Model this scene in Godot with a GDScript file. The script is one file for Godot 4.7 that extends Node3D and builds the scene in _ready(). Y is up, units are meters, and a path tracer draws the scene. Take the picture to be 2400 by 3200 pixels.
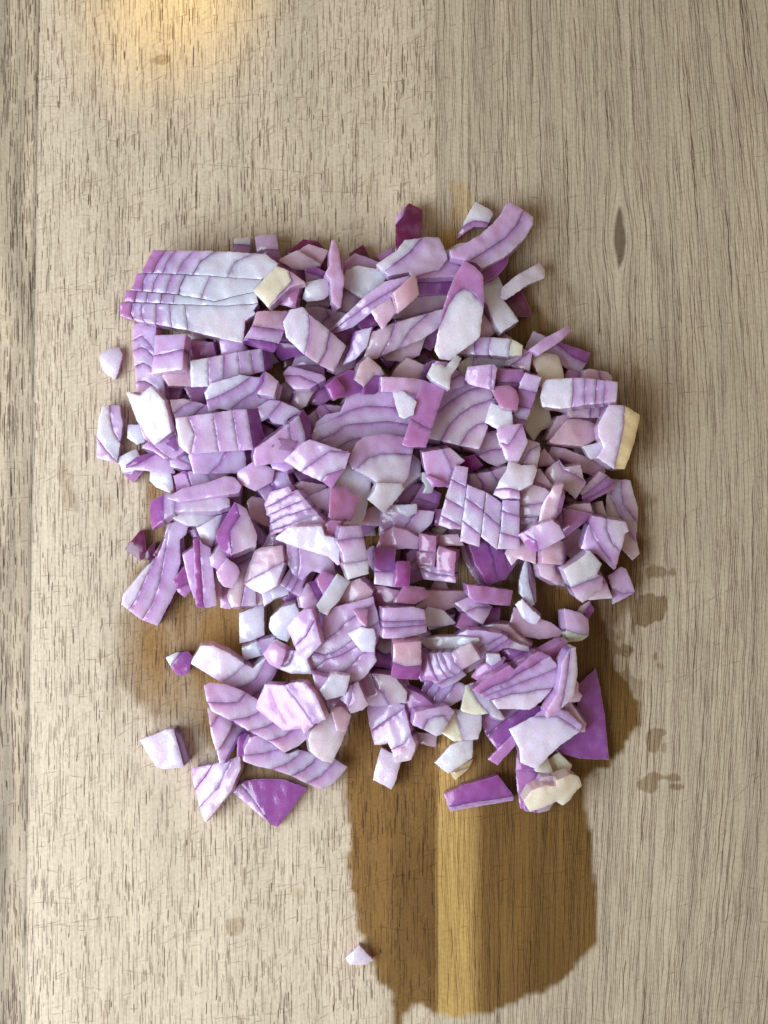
extends Node3D

const PX := 1.0 / 12000.0        # metres of board per pixel of the 2400 x 3200 photograph
const BT := 0.028                # height of the board's upper face
const CAM_H := 0.36              # camera above the board
const CELL := 0.0006             # cell of the height field on which the pieces settle
const GW := 380
const GH := 480

var region := [0.0, 0.0, 1.0]
var plan: Array = []
var field := PackedFloat32Array()
var used := {}
var rng := RandomNumberGenerator.new()
var n_edge := FastNoiseLite.new()
var n_tone := FastNoiseLite.new()
var n_bump := FastNoiseLite.new()
var mats := {}
var tones := {}


func _ready() -> void:
	# ---------- camera, surroundings, light ----------
	var cam := Camera3D.new()
	cam.name = "camera"
	add_child(cam)
	cam.position = Vector3(0, BT + CAM_H, 0)
	cam.rotation = Vector3(-PI / 2, 0, 0)
	cam.fov = rad_to_deg(2.0 * atan(1600.0 * PX / CAM_H))
	cam.near = 0.01
	cam.far = 20.0
	var env := Environment.new()
	env.background_mode = Environment.BG_COLOR
	env.background_color = Color(0.82, 0.74, 0.64)
	env.background_energy_multiplier = 0.52
	env.tonemap_mode = Environment.TONE_MAPPER_LINEAR
	env.tonemap_exposure = 1.06
	env.sdfgi_enabled = true
	env.ssao_enabled = true
	env.ssil_enabled = true
	var we := WorldEnvironment.new()
	we.name = "surroundings"
	we.environment = env
	add_child(we)
	# the window to the left of the board: a broad soft cool light
	var win := AreaLight3D.new()
	win.name = "window_daylight"
	win.area_size = Vector2(0.46, 0.40)
	win.light_color = Color(0.90, 0.95, 1.0)
	win.light_energy = 0.46
	win.shadow_enabled = true
	add_child(win)
	win.look_at_from_position(Vector3(-0.35, BT + 0.33, 0.17), Vector3(-0.01, BT, 0.05), Vector3.UP)
	# the warm gleam that falls on the top left of the board
	var warm := SpotLight3D.new()
	warm.name = "warm_gleam"
	warm.light_color = Color(1.0, 0.82, 0.0)
	warm.light_energy = 0.075
	warm.spot_angle = 5.4
	warm.spot_angle_attenuation = 1.0
	warm.light_size = 0.012
	warm.shadow_enabled = true
	add_child(warm)
	warm.look_at_from_position(Vector3(0.02, BT + 0.24, -0.27), Vector3(-0.055, BT, -0.136), Vector3.UP)

	rng.seed = 4711
	for n in [[n_edge, 11, 900.0], [n_tone, 23, 260.0], [n_bump, 37, 420.0]]:
		n[0].seed = n[1]
		n[0].noise_type = FastNoiseLite.TYPE_SIMPLEX_SMOOTH
		n[0].frequency = n[2]
		n[0].fractal_octaves = 3
	make_tones()
	make_materials()
	make_board()
	field.resize(GW * GH)
	field.fill(0.0)
	buried()
	pieces()
	plan.sort_custom(func(a, b): return a.level < b.level or a.level == b.level and a.order < b.order)
	for p in plan:
		settle(p)


# ---------- names ----------

func numbered(called: String) -> String:
	if not used.has(called):
		used[called] = 0
		return called
	used[called] += 1
	return "%s_%03d" % [called, used[called]]


func tag(o: Node, label: String, category: String, group := "", kind := "") -> void:
	o.set_meta("label", label)
	o.set_meta("category", category)
	if group:
		o.set_meta("group", group)
	if kind:
		o.set_meta("kind", kind)


# ---------- colours and materials ----------

func make_tones() -> void:
	# skin and flesh of a red onion, as sRGB
	for t in [["W", 243, 223, 238], ["L", 222, 178, 222], ["P", 224, 182, 200], ["V", 190, 128, 188], ["M", 154, 84, 160], ["R", 188, 126, 172],
			["D", 104, 28, 78], ["F", 142, 24, 126], ["Y", 250, 230, 204], ["T", 244, 210, 154], ["line", 106, 44, 112], ["blush", 198, 132, 196]]:
		tones[t[0]] = Color8(t[1], t[2], t[3]).srgb_to_linear()


func noise_picture(side: int, freq: float, s: int, lo: float, hi: float) -> Image:
	var n := FastNoiseLite.new()
	n.seed = s
	n.noise_type = FastNoiseLite.TYPE_SIMPLEX_SMOOTH
	n.frequency = freq
	n.fractal_octaves = 3
	var im := n.get_seamless_image(side, side)
	var d := im.get_data()
	for i in d.size():
		d[i] = int(clampf(lo + (hi - lo) * d[i] / 255.0, 0.0, 1.0) * 255.0)
	return Image.create_from_data(side, side, false, Image.FORMAT_L8, d)


func make_materials() -> void:
	var grain := noise_picture(512, 0.045, 5, 0.93, 1.03)
	grain.convert(Image.FORMAT_RGB8)
	var grain_tex := ImageTexture.create_from_image(grain)
	var bump := noise_picture(512, 0.05, 9, 0.0, 1.0)
	bump.bump_map_to_normal_map(3.0)
	var bump_tex := ImageTexture.create_from_image(bump)
	for k in [["flesh", 0.22, 0.34, 0.6], ["frost", 0.18, 0.55, 0.4], ["wet", 0.16, 0.5, 0.7], ["skin", 0.24, 0.22, 0.3]]:
		var m := StandardMaterial3D.new()
		m.resource_name = "onion_" + k[0]
		m.vertex_color_use_as_albedo = true
		m.albedo_color = Color.WHITE
		m.albedo_texture = grain_tex
		m.roughness = k[1]
		m.metallic_specular = 0.5
		m.normal_enabled = true
		m.normal_texture = bump_tex
		m.normal_scale = k[2]
		m.uv1_triplanar = true
		m.uv1_world_triplanar = true
		m.uv1_scale = Vector3.ONE * 62.0
		m.subsurf_scatter_enabled = true
		m.subsurf_scatter_strength = 0.42
		m.backlight_enabled = true
		m.backlight = Color(0.5, 0.46, 0.5)
		if k[3] > 0.0:
			m.clearcoat_enabled = true
			m.clearcoat = k[3]
			m.clearcoat_roughness = 0.06
		mats[k[0]] = m


# ---------- the cutting board ----------

const BX := 0.130                # half the board's width and depth
const BZ := 0.170
const LW := 650                  # the coarse map of its colours
const LH := 850
const TH := 2048

func seam(v: float) -> float: return 121.0 - 46.0 * v / 3200.0
# how far the grain of the right-hand stave wanders sideways, in photograph pixels
func drift(u: float, v: float) -> float:
	return sin((v - 150.0) / 2900.0 * PI) * 95.0 * clampf((u - 1500.0) / 800.0, 0.0, 1.0)


func stain_and_shade(spots: Array, u: float, v: float, wobble: float) -> float:
	var most := 0.0
	for s in spots:
		var du: float = absf(u - s[0]) / s[2]
		if du > 1.5:
			continue
		var dv: float = absf(v - s[1]) / s[3]
		if dv > 1.5:
			continue
		var r: float = sqrt(du * du + dv * dv) + wobble * 0.45
		most = maxf(most, s[4] * (1.0 - smoothstep(1.0 - s[5], 1.0, r)))
	return most


func make_board() -> void:
	# --- colour: tone of the staves, wet and moist wood, shade painted right of the heap ---
	var soft := FastNoiseLite.new()
	soft.seed = 3
	soft.frequency = 0.004
	soft.fractal_octaves = 4
	var rag := FastNoiseLite.new()
	rag.seed = 8
	rag.frequency = 0.012
	rag.fractal_octaves = 3
	var pool := PackedVector2Array()
	for q in [[1070, 2330], [1082, 2480], [1100, 2600], [1090, 2700], [1104, 2810], [1132, 2920], [1160, 3000], [1190, 3070], [1228, 3090], [1232, 3300], [1262, 3170], [1310, 3132], [1352, 3166], [1400, 3176], [1540, 3172], [1600, 3130],
			[1680, 3098], [1742, 3084], [1800, 3010], [1862, 2950], [1872, 2860], [1850, 2720], [1838, 2560], [1826, 2430], [1900, 2390], [1990, 2280], [2006, 2200], [1940, 2110], [1900, 2000], [1880, 1900], [1700, 1800], [1400, 1850], [1200, 2050]]:
		pool.append(Vector2(q[0], q[1]))
	var damp_and_shade := PackedVector2Array()  # moist wood; its right flank also paints the shade beside the heap
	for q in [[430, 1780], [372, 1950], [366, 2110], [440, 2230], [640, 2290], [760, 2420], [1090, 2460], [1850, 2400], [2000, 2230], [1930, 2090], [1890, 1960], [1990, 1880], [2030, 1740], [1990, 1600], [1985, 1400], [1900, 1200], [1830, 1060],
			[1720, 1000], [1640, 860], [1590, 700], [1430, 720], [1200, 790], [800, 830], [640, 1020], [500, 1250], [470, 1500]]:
		damp_and_shade.append(Vector2(q[0], q[1]))
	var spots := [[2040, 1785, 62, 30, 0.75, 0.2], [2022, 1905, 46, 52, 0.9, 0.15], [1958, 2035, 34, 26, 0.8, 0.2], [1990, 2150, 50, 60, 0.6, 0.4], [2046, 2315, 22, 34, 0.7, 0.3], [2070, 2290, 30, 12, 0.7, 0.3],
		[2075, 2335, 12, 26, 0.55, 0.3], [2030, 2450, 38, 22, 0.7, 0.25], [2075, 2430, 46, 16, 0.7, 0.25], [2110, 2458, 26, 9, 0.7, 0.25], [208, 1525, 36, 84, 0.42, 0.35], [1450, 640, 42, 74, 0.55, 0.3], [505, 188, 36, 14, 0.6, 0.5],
		[735, 2893, 40, 26, 0.45, 0.25], [930, 2790, 36, 30, 0.25, 0.6], [420, 1900, 90, 120, 0.30, 0.7], [400, 2130, 80, 110, 0.35, 0.7], [1700, 1060, 60, 90, 0.5, 0.5], [1760, 2060, 240, 140, 0.85, 0.3], [1930, 1330, 110, 260, 0.55, 0.8], [1960, 1640, 90, 160, 0.7, 0.6], [1700, 950, 120, 220, 0.5, 0.8], [620, 1960, 260, 200, 0.7, 0.5], [335, 1590, 20, 36, 0.3, 0.5], [500, 1700, 45, 110, 0.5, 0.5]]  # the broad soft ones at the right are shade painted in brown
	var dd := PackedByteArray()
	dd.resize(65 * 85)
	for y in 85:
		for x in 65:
			dd[y * 65 + x] = 255 if Geometry2D.is_point_in_polygon(Vector2(((x + 0.5) / 65.0 * 2.0 - 1.0) * BX / PX + 1200.0, ((y + 0.5) / 85.0 * 2.0 - 1.0) * BZ / PX + 1600.0), damp_and_shade) else 0
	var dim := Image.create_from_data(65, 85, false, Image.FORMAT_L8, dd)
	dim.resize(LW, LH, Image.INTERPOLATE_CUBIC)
	var damp_shade_map := dim.get_data()
	var pd := PackedByteArray()
	pd.resize(LW * LH / 4)
	for y in LH / 2:
		for x in LW / 2:
			var u := ((x + 0.5) / (LW / 2) * 2.0 - 1.0) * BX / PX + 1200.0
			var v := ((y + 0.5) / (LH / 2) * 2.0 - 1.0) * BZ / PX + 1600.0
			var q := Vector2(u + rag.get_noise_2d(u, v * 0.5) * 14.0, v + rag.get_noise_2d(u + 700.0, v) * 16.0 + rag.get_noise_2d(u * 5.0, 300.0) * 8.0)
			pd[y * (LW / 2) + x] = 255 if Geometry2D.is_point_in_polygon(q, pool) else 0
	var wide_pool := Image.create_from_data(LW / 2, LH / 2, false, Image.FORMAT_L8, pd)
	wide_pool.resize(LW / 3, LH / 3, Image.INTERPOLATE_BILINEAR)
	wide_pool.resize(LW, LH, Image.INTERPOLATE_CUBIC)
	var pool_map := wide_pool.get_data()
	var low := PackedByteArray()
	low.resize(LW * LH * 3)
	var shine := PackedByteArray()
	shine.resize(LW * LH)
	for y in LH:
		var v := ((y + 0.5) / LH * 2.0 - 1.0) * BZ / PX + 1600.0
		var sm := seam(v)
		for x in LW:
			var u := ((x + 0.5) / LW * 2.0 - 1.0) * BX / PX + 1200.0
			var a := soft.get_noise_2d(u, v * 0.22)
			var b := rag.get_noise_2d(u, v * 0.5)
			var c := Vector3(0.55, 0.462, 0.338)
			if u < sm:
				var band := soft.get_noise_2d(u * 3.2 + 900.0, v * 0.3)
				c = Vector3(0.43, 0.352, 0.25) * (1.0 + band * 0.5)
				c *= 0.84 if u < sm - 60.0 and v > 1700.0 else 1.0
			elif u < 1365.0:
				c *= 1.0 + 0.16 * a
				c = c.lerp(Vector3(0.61, 0.515, 0.385), 0.7 * (1.0 - smoothstep(sm + 10.0, sm + 260.0, u)))
			else:
				var g := soft.get_noise_2d((u - drift(u, v)) * 1.6 + 400.0, v * 0.10)
				c = Vector3(0.47, 0.397, 0.288) * (1.0 + 0.18 * g)
			c *= 1.0 - 0.35 * exp(-pow((u - sm) / 4.0, 2.0))
			var k := Vector2(u - 1935.0, (v - 742.0) * 0.30)
			if u > 1850.0 and u < 2020.0 and absf(v - 742.0) < 170.0:
				c = c.lerp(Vector3(0.10, 0.065, 0.04), 0.85 * (1.0 - smoothstep(0.55, 1.0, absf(k.x + b * 8.0) / 22.0 + pow(k.y / 34.0, 2.0))))
			var uw := u + b * 12.0 + rag.get_noise_2d(u * 6.0, v * 0.8) * 3.0
			var vw := v + rag.get_noise_2d(u + 700.0, v) * 14.0 + rag.get_noise_2d(u * 7.0, 300.0) * 10.0
			var wet := 0.0  # wetness, together with the painted shade right of the heap
			if uw > 350.0 and uw < 2060.0 and vw > 640.0:
				wet = pool_map[y * LW + x] / 255.0
				if wet < 1.0:
					wet = maxf(wet, damp_shade_map[y * LW + x] / 255.0 * clampf(0.82 + 0.8 * a, 0.35, 1.0))
			wet = maxf(wet, 0.8 * stain_and_shade(spots, u, v, b * 2.0))
			var sap := smoothstep(1364.0, 1368.0, u) * (1.0 - smoothstep(1445.0, 1525.0, u + a * 30.0))
			var heart := smoothstep(1190.0, 1260.0, u) * (1.0 - smoothstep(1362.0, 1366.0, u))
			var into := Vector3(0.44, 0.285, 0.115).lerp(Vector3(0.345, 0.225, 0.085), smoothstep(1480.0, 1540.0, u)).lerp(Vector3(1.0, 0.78, 0.36), sap) * (1.0 - 0.2 * heart) * (1.0 + 0.22 * a)
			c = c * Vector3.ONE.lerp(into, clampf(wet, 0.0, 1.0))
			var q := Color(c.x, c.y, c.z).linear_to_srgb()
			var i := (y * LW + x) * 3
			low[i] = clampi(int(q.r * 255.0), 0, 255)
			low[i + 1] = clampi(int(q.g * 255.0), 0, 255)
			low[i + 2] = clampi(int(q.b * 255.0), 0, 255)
			shine[y * LW + x] = clampi(int(255.0 * (0.60 - 0.22 * wet + 0.08 * a)), 0, 255)
	var tone := Image.create_from_data(LW, LH, false, Image.FORMAT_RGB8, low)
	var gloss := Image.create_from_data(LW, LH, false, Image.FORMAT_L8, shine)
	var board := Node3D.new()
	board.name = "cutting_board"
	board.position = Vector3(0, 0.001, 0)
	add_child(board)
	tag(board, "worn wooden cutting board with scars and a dark wet patch under the chopped onion", "cutting board")
	# three staves between slanting seams, each with a map of its own, finer across the grain than along it
	var v0 := 1600.0 - BZ / PX
	var v1 := 1600.0 + BZ / PX
	var edges := [[-BX, -BX], [(seam(v0) - 1200.0) * PX, (seam(v1) - 1200.0) * PX], [165.0 * PX, 165.0 * PX], [BX, BX]]
	for k in 3:
		var x0: float = minf(edges[k][0], edges[k][1])
		var x1: float = maxf(edges[k + 1][0], edges[k + 1][1])
		var g := 0.00004
		var st := SurfaceTool.new()
		st.begin(Mesh.PRIMITIVE_TRIANGLES)
		slab(st, [Vector2(edges[k][0] + g, -BZ), Vector2(edges[k + 1][0] - g, -BZ), Vector2(edges[k + 1][1] - g, BZ), Vector2(edges[k][1] + g, BZ)], 0.0, BT - 0.001, x0, x1)
		st.generate_normals()
		st.generate_tangents()
		var mi := MeshInstance3D.new()
		mi.name = "stave" if k == 0 else "stave_%03d" % k
		mi.mesh = st.commit()
		mi.material_override = wood(k, x0, x1, [512, 1280, 1280][k], tone, gloss, soft)
		board.add_child(mi, true)
	# what the board lies on
	var wt := MeshInstance3D.new()
	wt.name = "worktop"
	var bm := BoxMesh.new()
	bm.size = Vector3(1.2, 0.03, 1.0)
	wt.mesh = bm
	wt.position = Vector3(0, -0.014, 0)
	var wm := StandardMaterial3D.new()
	wm.albedo_color = Color(0.62, 0.60, 0.57)
	wm.roughness = 0.5
	wt.material_override = wm
	add_child(wt)
	tag(wt, "pale kitchen worktop under the cutting board", "worktop", "", "structure")


func wood(k: int, x0: float, x1: float, w: int, tone: Image, gloss: Image, soft: FastNoiseLite) -> StandardMaterial3D:
	var r := RandomNumberGenerator.new()
	r.seed = 99 + k
	var a0 := clampi(int((x0 / BX * 0.5 + 0.5) * LW), 0, LW - 2)
	var a1 := clampi(int(ceil((x1 / BX * 0.5 + 0.5) * LW)), a0 + 1, LW)
	var rect := Rect2i(a0, 0, a1 - a0, LH)
	var color := tone.get_region(rect)
	color.resize(w, TH, Image.INTERPOLATE_CUBIC)
	var u0 := x0 / PX + 1200.0
	var u1 := x1 / PX + 1200.0
	var v0 := 1600.0 - BZ / PX
	var v1 := 1600.0 + BZ / PX
	var kx := w / (u1 - u0)
	var ky := TH / (v1 - v0)
	var dark := PackedByteArray()
	dark.resize(w * TH)
	var pale := PackedByteArray()
	pale.resize(w * TH)
	# pores and long grain lines
	for n in [6500, 15000, 5600][k]:
		var u := r.randf_range(u0, u1)
		var v := r.randf_range(v0 - 100.0, v1)
		var long := 0.0
		var much := 0.0
		var wide := 0.0                          # photograph pixels
		if k == 0:
			if soft.get_noise_2d(u * 3.2 + 50.0, v * 0.25) < r.randf_range(-0.7, 0.3):
				continue
			long = r.randf_range(20.0, 90.0)
			much = r.randf_range(0.45, 1.0)
			wide = r.randf_range(0.9, 2.4)
		elif k == 1:
			if soft.get_noise_2d(u * 2.0 + 77.0, v * 0.2) < r.randf_range(-0.9, 0.0):
				continue
			long = r.randf_range(14.0, 75.0) * (1.7 if r.randf() < 0.12 else 1.0)
			much = r.randf_range(0.4, 1.0)
			wide = r.randf_range(0.55, 1.35) + (1.4 if r.randf() < 0.05 else 0.0)
		else:
			long = r.randf_range(60.0, 460.0)
			much = r.randf_range(0.25, 0.85)
			wide = r.randf_range(0.6, 1.4) + (1.2 if r.randf() < 0.05 else 0.0)
		var y0 := int((v - v0) * ky)
		var y1 := int((v + long - v0) * ky)
		var base := u - drift(u, v) if k == 2 else u
		var lean := r.randf_range(-0.03, 0.03)
		var half := wide * 0.5 * kx
		for y in range(maxi(y0, 0), mini(y1, TH)):
			var f := float(y - y0) / maxf(1.0, y1 - y0)
			var vv := v0 + y / ky
			var uu := base + lean * (vv - v)
			if k == 2:
				uu = base + drift(u, vv) + 1.6 * sin(vv * 0.05 + base)
				if absf(vv - 742.0) < 260.0:
					var side: float = uu - 1935.0
					uu += signf(side) * 26.0 * exp(-pow((vv - 742.0) / 130.0, 2.0)) * exp(-absf(side) / 60.0)
			var taper := minf(1.0, minf(f, 1.0 - f) * 7.0)
			var xf := (uu - u0) * kx
			var h := half * (0.45 + 0.55 * taper)
			for x in range(maxi(0, int(xf - h)), mini(w, int(xf + h) + 2)):
				var cover := clampf(h + 0.5 - absf(x + 0.5 - xf), 0.0, 1.0)
				var i := y * w + x
				dark[i] = maxi(dark[i], int(255.0 * much * cover * (0.4 + 0.6 * taper)))
	# knife scars
	for n in [300, 2600, 1300][k]:
		var u := r.randf_range(u0 - 60.0, u1)
		var v := r.randf_range(v0, v1)
		var ang := deg_to_rad(r.randfn(-27.0, 11.0) if r.randf() < 0.68 else r.randfn(-2.0, 7.0))
		var long := r.randf_range(16.0, 110.0) * (4.5 if r.randf() < 0.06 else 1.0)
		var light := r.randf() < (0.5 if k == 2 else 0.25)
		var much := r.randf_range(0.10, 0.42)
		var steps := int(long * kx * 1.2)
		for s in steps:
			var f := float(s) / steps
			var x := int((u + cos(ang) * long * f - u0) * kx)
			var y := int((v + sin(ang) * long * f + 3.0 * sin(f * 3.0 + n) - v0) * ky)
			if x < 0 or y < 0 or x >= w or y >= TH:
				continue
			var d := int(much * 255.0 * minf(1.0, minf(f, 1.0 - f) * 6.0) * (0.6 + 0.4 * sin(s * 0.1 + n)))
			var i := y * w + x
			if light:
				pale[i] = maxi(pale[i], d)
			else:
				dark[i] = maxi(dark[i], d)
	var fine := FastNoiseLite.new()
	fine.seed = 31 + k
	fine.fractal_octaves = 3
	fine.frequency = 0.12
	var streak := fine.get_image(w, 40)
	streak.resize(w, TH, Image.INTERPOLATE_BILINEAR)
	var sd := streak.get_data()
	fine.frequency = 0.13
	var crumb := fine.get_image(w / 2, TH)
	crumb.resize(w, TH, Image.INTERPOLATE_BILINEAR)
	var rd := crumb.get_data()
	var cd := color.get_data()
	var hd := PackedByteArray()
	hd.resize(w * TH)
	for i in w * TH:
		var m := 0.00062 * sd[i] + 0.00045 * rd[i] + 0.86
		var d := dark[i]
		var j := i * 3
		if d:
			m *= 1.0 - 0.0032 * d
		var p := pale[i] * 0.14
		cd[j] = clampi(int(cd[j] * m * (1.0 + d * 0.0006) + p), 0, 255)
		cd[j + 1] = clampi(int(cd[j + 1] * m * (1.0 - d * 0.0002) + p * 0.94), 0, 255)
		cd[j + 2] = clampi(int(cd[j + 2] * m * (1.0 - d * 0.0004) + p * 0.82), 0, 255)
		hd[i] = clampi(int(150.0 + 0.06 * sd[i] + 0.30 * rd[i] - 0.16 * d - p * 0.7), 0, 255)
	var high := Image.create_from_data(w, TH, false, Image.FORMAT_L8, hd)
	high.bump_map_to_normal_map(2.0)
	var m := StandardMaterial3D.new()
	m.resource_name = "worn_hardwood"
	m.albedo_texture = ImageTexture.create_from_image(Image.create_from_data(w, TH, false, Image.FORMAT_RGB8, cd))
	m.normal_enabled = true
	m.normal_texture = ImageTexture.create_from_image(high)
	m.normal_scale = 0.6
	m.roughness = 1.0
	m.roughness_texture = ImageTexture.create_from_image(gloss.get_region(rect))
	m.metallic_specular = 0.35
	m.texture_repeat = false
	return m


func slab(st: SurfaceTool, q: Array, y0: float, y1: float, x0: float, x1: float) -> void:
	var put := func(p: Vector2, y: float) -> void:
		st.set_uv(Vector2((p.x - x0) / (x1 - x0), p.y / BZ * 0.5 + 0.5))
		st.add_vertex(Vector3(p.x, y, p.y))
	st.set_smooth_group(-1)
	for t in [[0, 1, 2], [0, 2, 3]]:
		for i in t:
			put.call(q[i], y1)
	for t in [[0, 2, 1], [0, 3, 2]]:
		for i in t:
			put.call(q[i], y0)
	for i in 4:
		var a: Vector2 = q[i]
		var b: Vector2 = q[(i + 1) % 4]
		for e in [[a, y1], [a, y0], [b, y1], [b, y1], [a, y0], [b, y0]]:
			put.call(e[0], e[1])


# ---------- onion pieces ----------

func at_region(x: float, y: float, size: float) -> void:
	region = [x, y, size / 1659.0]


func points(a: Array) -> PackedVector2Array:
	var out := PackedVector2Array()
	for i in range(0, a.size() - 1, 2):
		out.append(Vector2(region[0] + a[i] * region[2], region[1] + a[i + 1] * region[2]))
	return out


# level in the heap, kind, tones of the layers, thickness in mm, outline, joints between the layers, label, finish
func p(level: int, called: String, styles: String, mm: float, outline: Array, joints: Array, label: String, finish := "flesh") -> void:
	rows(level, called, [[styles, mm, outline, joints]], label, finish)


func rows(level: int, called: String, each: Array, label: String, finish := "flesh") -> void:
	var list := []
	for e in each:
		var js := []
		for j in e[3]:
			js.append(points(j))
		var o := points(e[2])
		if each.size() == 1:
			var wide := Geometry2D.offset_polygon(o, 6.0 if level > 0 else 2.0, Geometry2D.JOIN_MITER)
			if wide.size() == 1 and absf(area(wide[0])) > absf(area(o)):
				o = wide[0]
		list.append({"styles": e[0].split(" "), "mm": e[1], "outline": o, "joints": js})
	plan.append({"level": level, "order": plan.size(), "called": called, "rows": list, "label": label, "finish": finish, "group": "loose onion pieces scattered round the heap" if level == 0 else "chopped red onion pieces in the heap"})


func buried() -> void:
	var core := PackedVector2Array()
	for q in [[500, 840], [720, 800], [1000, 800], [1430, 800], [1540, 1090], [1800, 1250], [1830, 1450], [1860, 1600], [1700, 1700], [1450, 1740], [1240, 1900], [1180, 2080], [1000, 2080], [870, 1850], [620, 1770], [540, 1640], [520, 1400], [520, 1150]]:
		core.append(Vector2(q[0], q[1]))
	region = [0.0, 0.0, 1.0]
	for gy in 13:
		for gx in 14:
			var c := Vector2(500 + gx * 104 + rng.randf_range(-26, 26), 820 + gy * 104 + rng.randf_range(-26, 26))
			if not Geometry2D.is_point_in_polygon(c, core):
				continue
			var o := []
			var n := rng.randi_range(4, 5)
			var turn := rng.randf() * TAU
			for i in n:
				var a := turn + TAU * i / n + rng.randf_range(-0.25, 0.25)
				var d := rng.randf_range(34, 50)
				o += [c.x + cos(a) * d, c.y + sin(a) * d]
			p(-1, "onion_dice", ["V", "D", "P", "M", "V"][rng.randi_range(0, 4)], rng.randf_range(2.6, 4.2), o, [], "small purple onion dice buried under the chopped onion heap")
			plan[-1].group = "buried onion dice at the bottom of the heap"


# the piece comes to rest, flat side down, on what lies below it
func settle(piece: Dictionary) -> void:
	var all := PackedVector2Array()
	for row in piece.rows:
		all.append_array(row.outline)
	var mid := Vector2.ZERO
	var box := Rect2(all[0], Vector2.ZERO)
	for q in all:
		mid += q / all.size()
		box = box.expand(q)
	var thick: float = piece.rows[0].mm * 0.00078
	# first guess of its height, to know how large it is
	var under := 0.0
	var count := 0
	for q in all:
		var w := Vector2(q.x - 1200.0, q.y - 1600.0) * PX
		w = w.lerp((mid - Vector2(1200, 1600)) * PX, 0.3)
		under += height(w)
		count += 1
	under /= maxf(1, count)
	var grow := (CAM_H - under * 1.1 - thick) / CAM_H * PX
	var c := (mid - Vector2(1200, 1600)) * grow
	var shapes := []
	for row in piece.rows:
		var o := PackedVector2Array()
		for q in row.outline:
			o.append((q - Vector2(1200, 1600)) * grow - c)
		shapes.append(o)
	var at := PackedVector2Array()
	var hs := PackedFloat32Array()
	var cells := PackedInt32Array()
	var lo := (box.position - Vector2(1200, 1600)) * grow
	var hi := (box.end - Vector2(1200, 1600)) * grow
	for gy in range(int(lo.y / CELL + GH * 0.5), int(hi.y / CELL + GH * 0.5) + 2):
		for gx in range(int(lo.x / CELL + GW * 0.5), int(hi.x / CELL + GW * 0.5) + 2):
			if gx < 0 or gy < 0 or gx >= GW or gy >= GH:
				continue
			var q := Vector2((gx + 0.5 - GW * 0.5) * CELL, (gy + 0.5 - GH * 0.5) * CELL) - c
			for o in shapes:
				if Geometry2D.is_point_in_polygon(q, o):
					at.append(q)
					hs.append(field[gy * GW + gx])
					cells.append(gy * GW + gx)
					break
	var slope := Vector2.ZERO
	var best := rest(at, hs, slope)
	var step := 0.16
	for turn in 9:
		var moved := false
		for d in [Vector2(1, 0), Vector2(-1, 0), Vector2(0, 1), Vector2(0, -1), Vector2(1, 1), Vector2(-1, 1), Vector2(1, -1), Vector2(-1, -1)]:
			var s: Vector2 = slope + d * step
			if s.length() > piece.get("tilt", 0.28):
				continue
			var h := rest(at, hs, s)
			if h < best - 1e-6:
				best = h
				slope = s
				moved = true
				break
		if not moved:
			step *= 0.55
	# soft pieces bed into one another, but not into the board
	var low_at := 1.0
	for i in cells.size():
		low_at = minf(low_at, best + slope.dot(at[i]))
	best -= minf(0.42 * thick, low_at if cells.size() else 0.0)
	for i in cells.size():
		var top: float = best + slope.dot(at[i]) + thick
		field[cells[i]] = maxf(field[cells[i]], top)
	# build it
	var basis := Basis()
	var up := Vector3(-slope.x, 1.0, -slope.y).normalized()
	if slope.length() > 0.001:
		basis = Basis(Vector3.UP.cross(up).normalized(), Vector3.UP.angle_to(up))
	var where := Vector3(c.x, BT + best - 0.00012, c.y)
	var parts := []
	var bow := [rng.randf_range(-1, 1), rng.randf_range(-1, 1), rng.randf_range(0.2, 1.5)]
	var reach := maxf(box.size.x, box.size.y) * 0.5 * grow
	var tint := Color(1.0 + rng.randf_range(-0.05, 0.04), 1.0 + rng.randf_range(-0.06, 0.05), 1.0 + rng.randf_range(-0.04, 0.05))
	for k in piece.rows.size():
		var row: Dictionary = piece.rows[k]
		var lines := []
		for j in row.joints:
			var l := PackedVector2Array()
			for q in j:
				l.append((q - Vector2(1200, 1600)) * grow - c)
			lines.append(l)
		var cut := split(shapes[k], lines)
		for n in cut.size():
			var style: String = row.styles[mini(n, row.styles.size() - 1)]
			var facet := style.ends_with("/")
			style = style.trim_suffix("/")
			for poly in cut[n]:
				var mesh := layer(poly, lines, n, style, row.mm * 0.00078 + rng.randf_range(-0.00012, 0.00012), facet, bow, reach, tint, c)
				if mesh:
					parts.append([mesh, style, facet])
	if parts.is_empty():
		return
	if parts.size() == 1:
		var one := MeshInstance3D.new()
		one.mesh = parts[0][0]
		one.material_override = coat(parts[0][1], piece.finish)
		finish_thing(one, piece, where, basis)
		return
	var root := Node3D.new()
	finish_thing(root, piece, where, basis)
	for q in parts:
		var mi := MeshInstance3D.new()
		var skin: bool = q[1] in ["M", "D", "F"]
		mi.name = "skin_face" if skin else "layer"
		var twin := 0
		while root.has_node(NodePath(mi.name)):
			twin += 1
			mi.name = "%s_%03d" % ["skin_face" if skin else "layer", twin]
		mi.mesh = q[0]
		mi.material_override = coat(q[1], piece.finish)
		root.add_child(mi, true)


func finish_thing(o: Node3D, piece: Dictionary, where: Vector3, basis: Basis) -> void:
	o.name = numbered(piece.called)
	add_child(o, true)
	o.position = where
	o.basis = basis
	tag(o, piece.label, "onion piece", piece.group)


func coat(style: String, finish: String) -> Material:
	if finish == "flesh" and style in ["M", "D", "F"]:
		return mats["skin"]
	return mats[finish]


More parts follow.
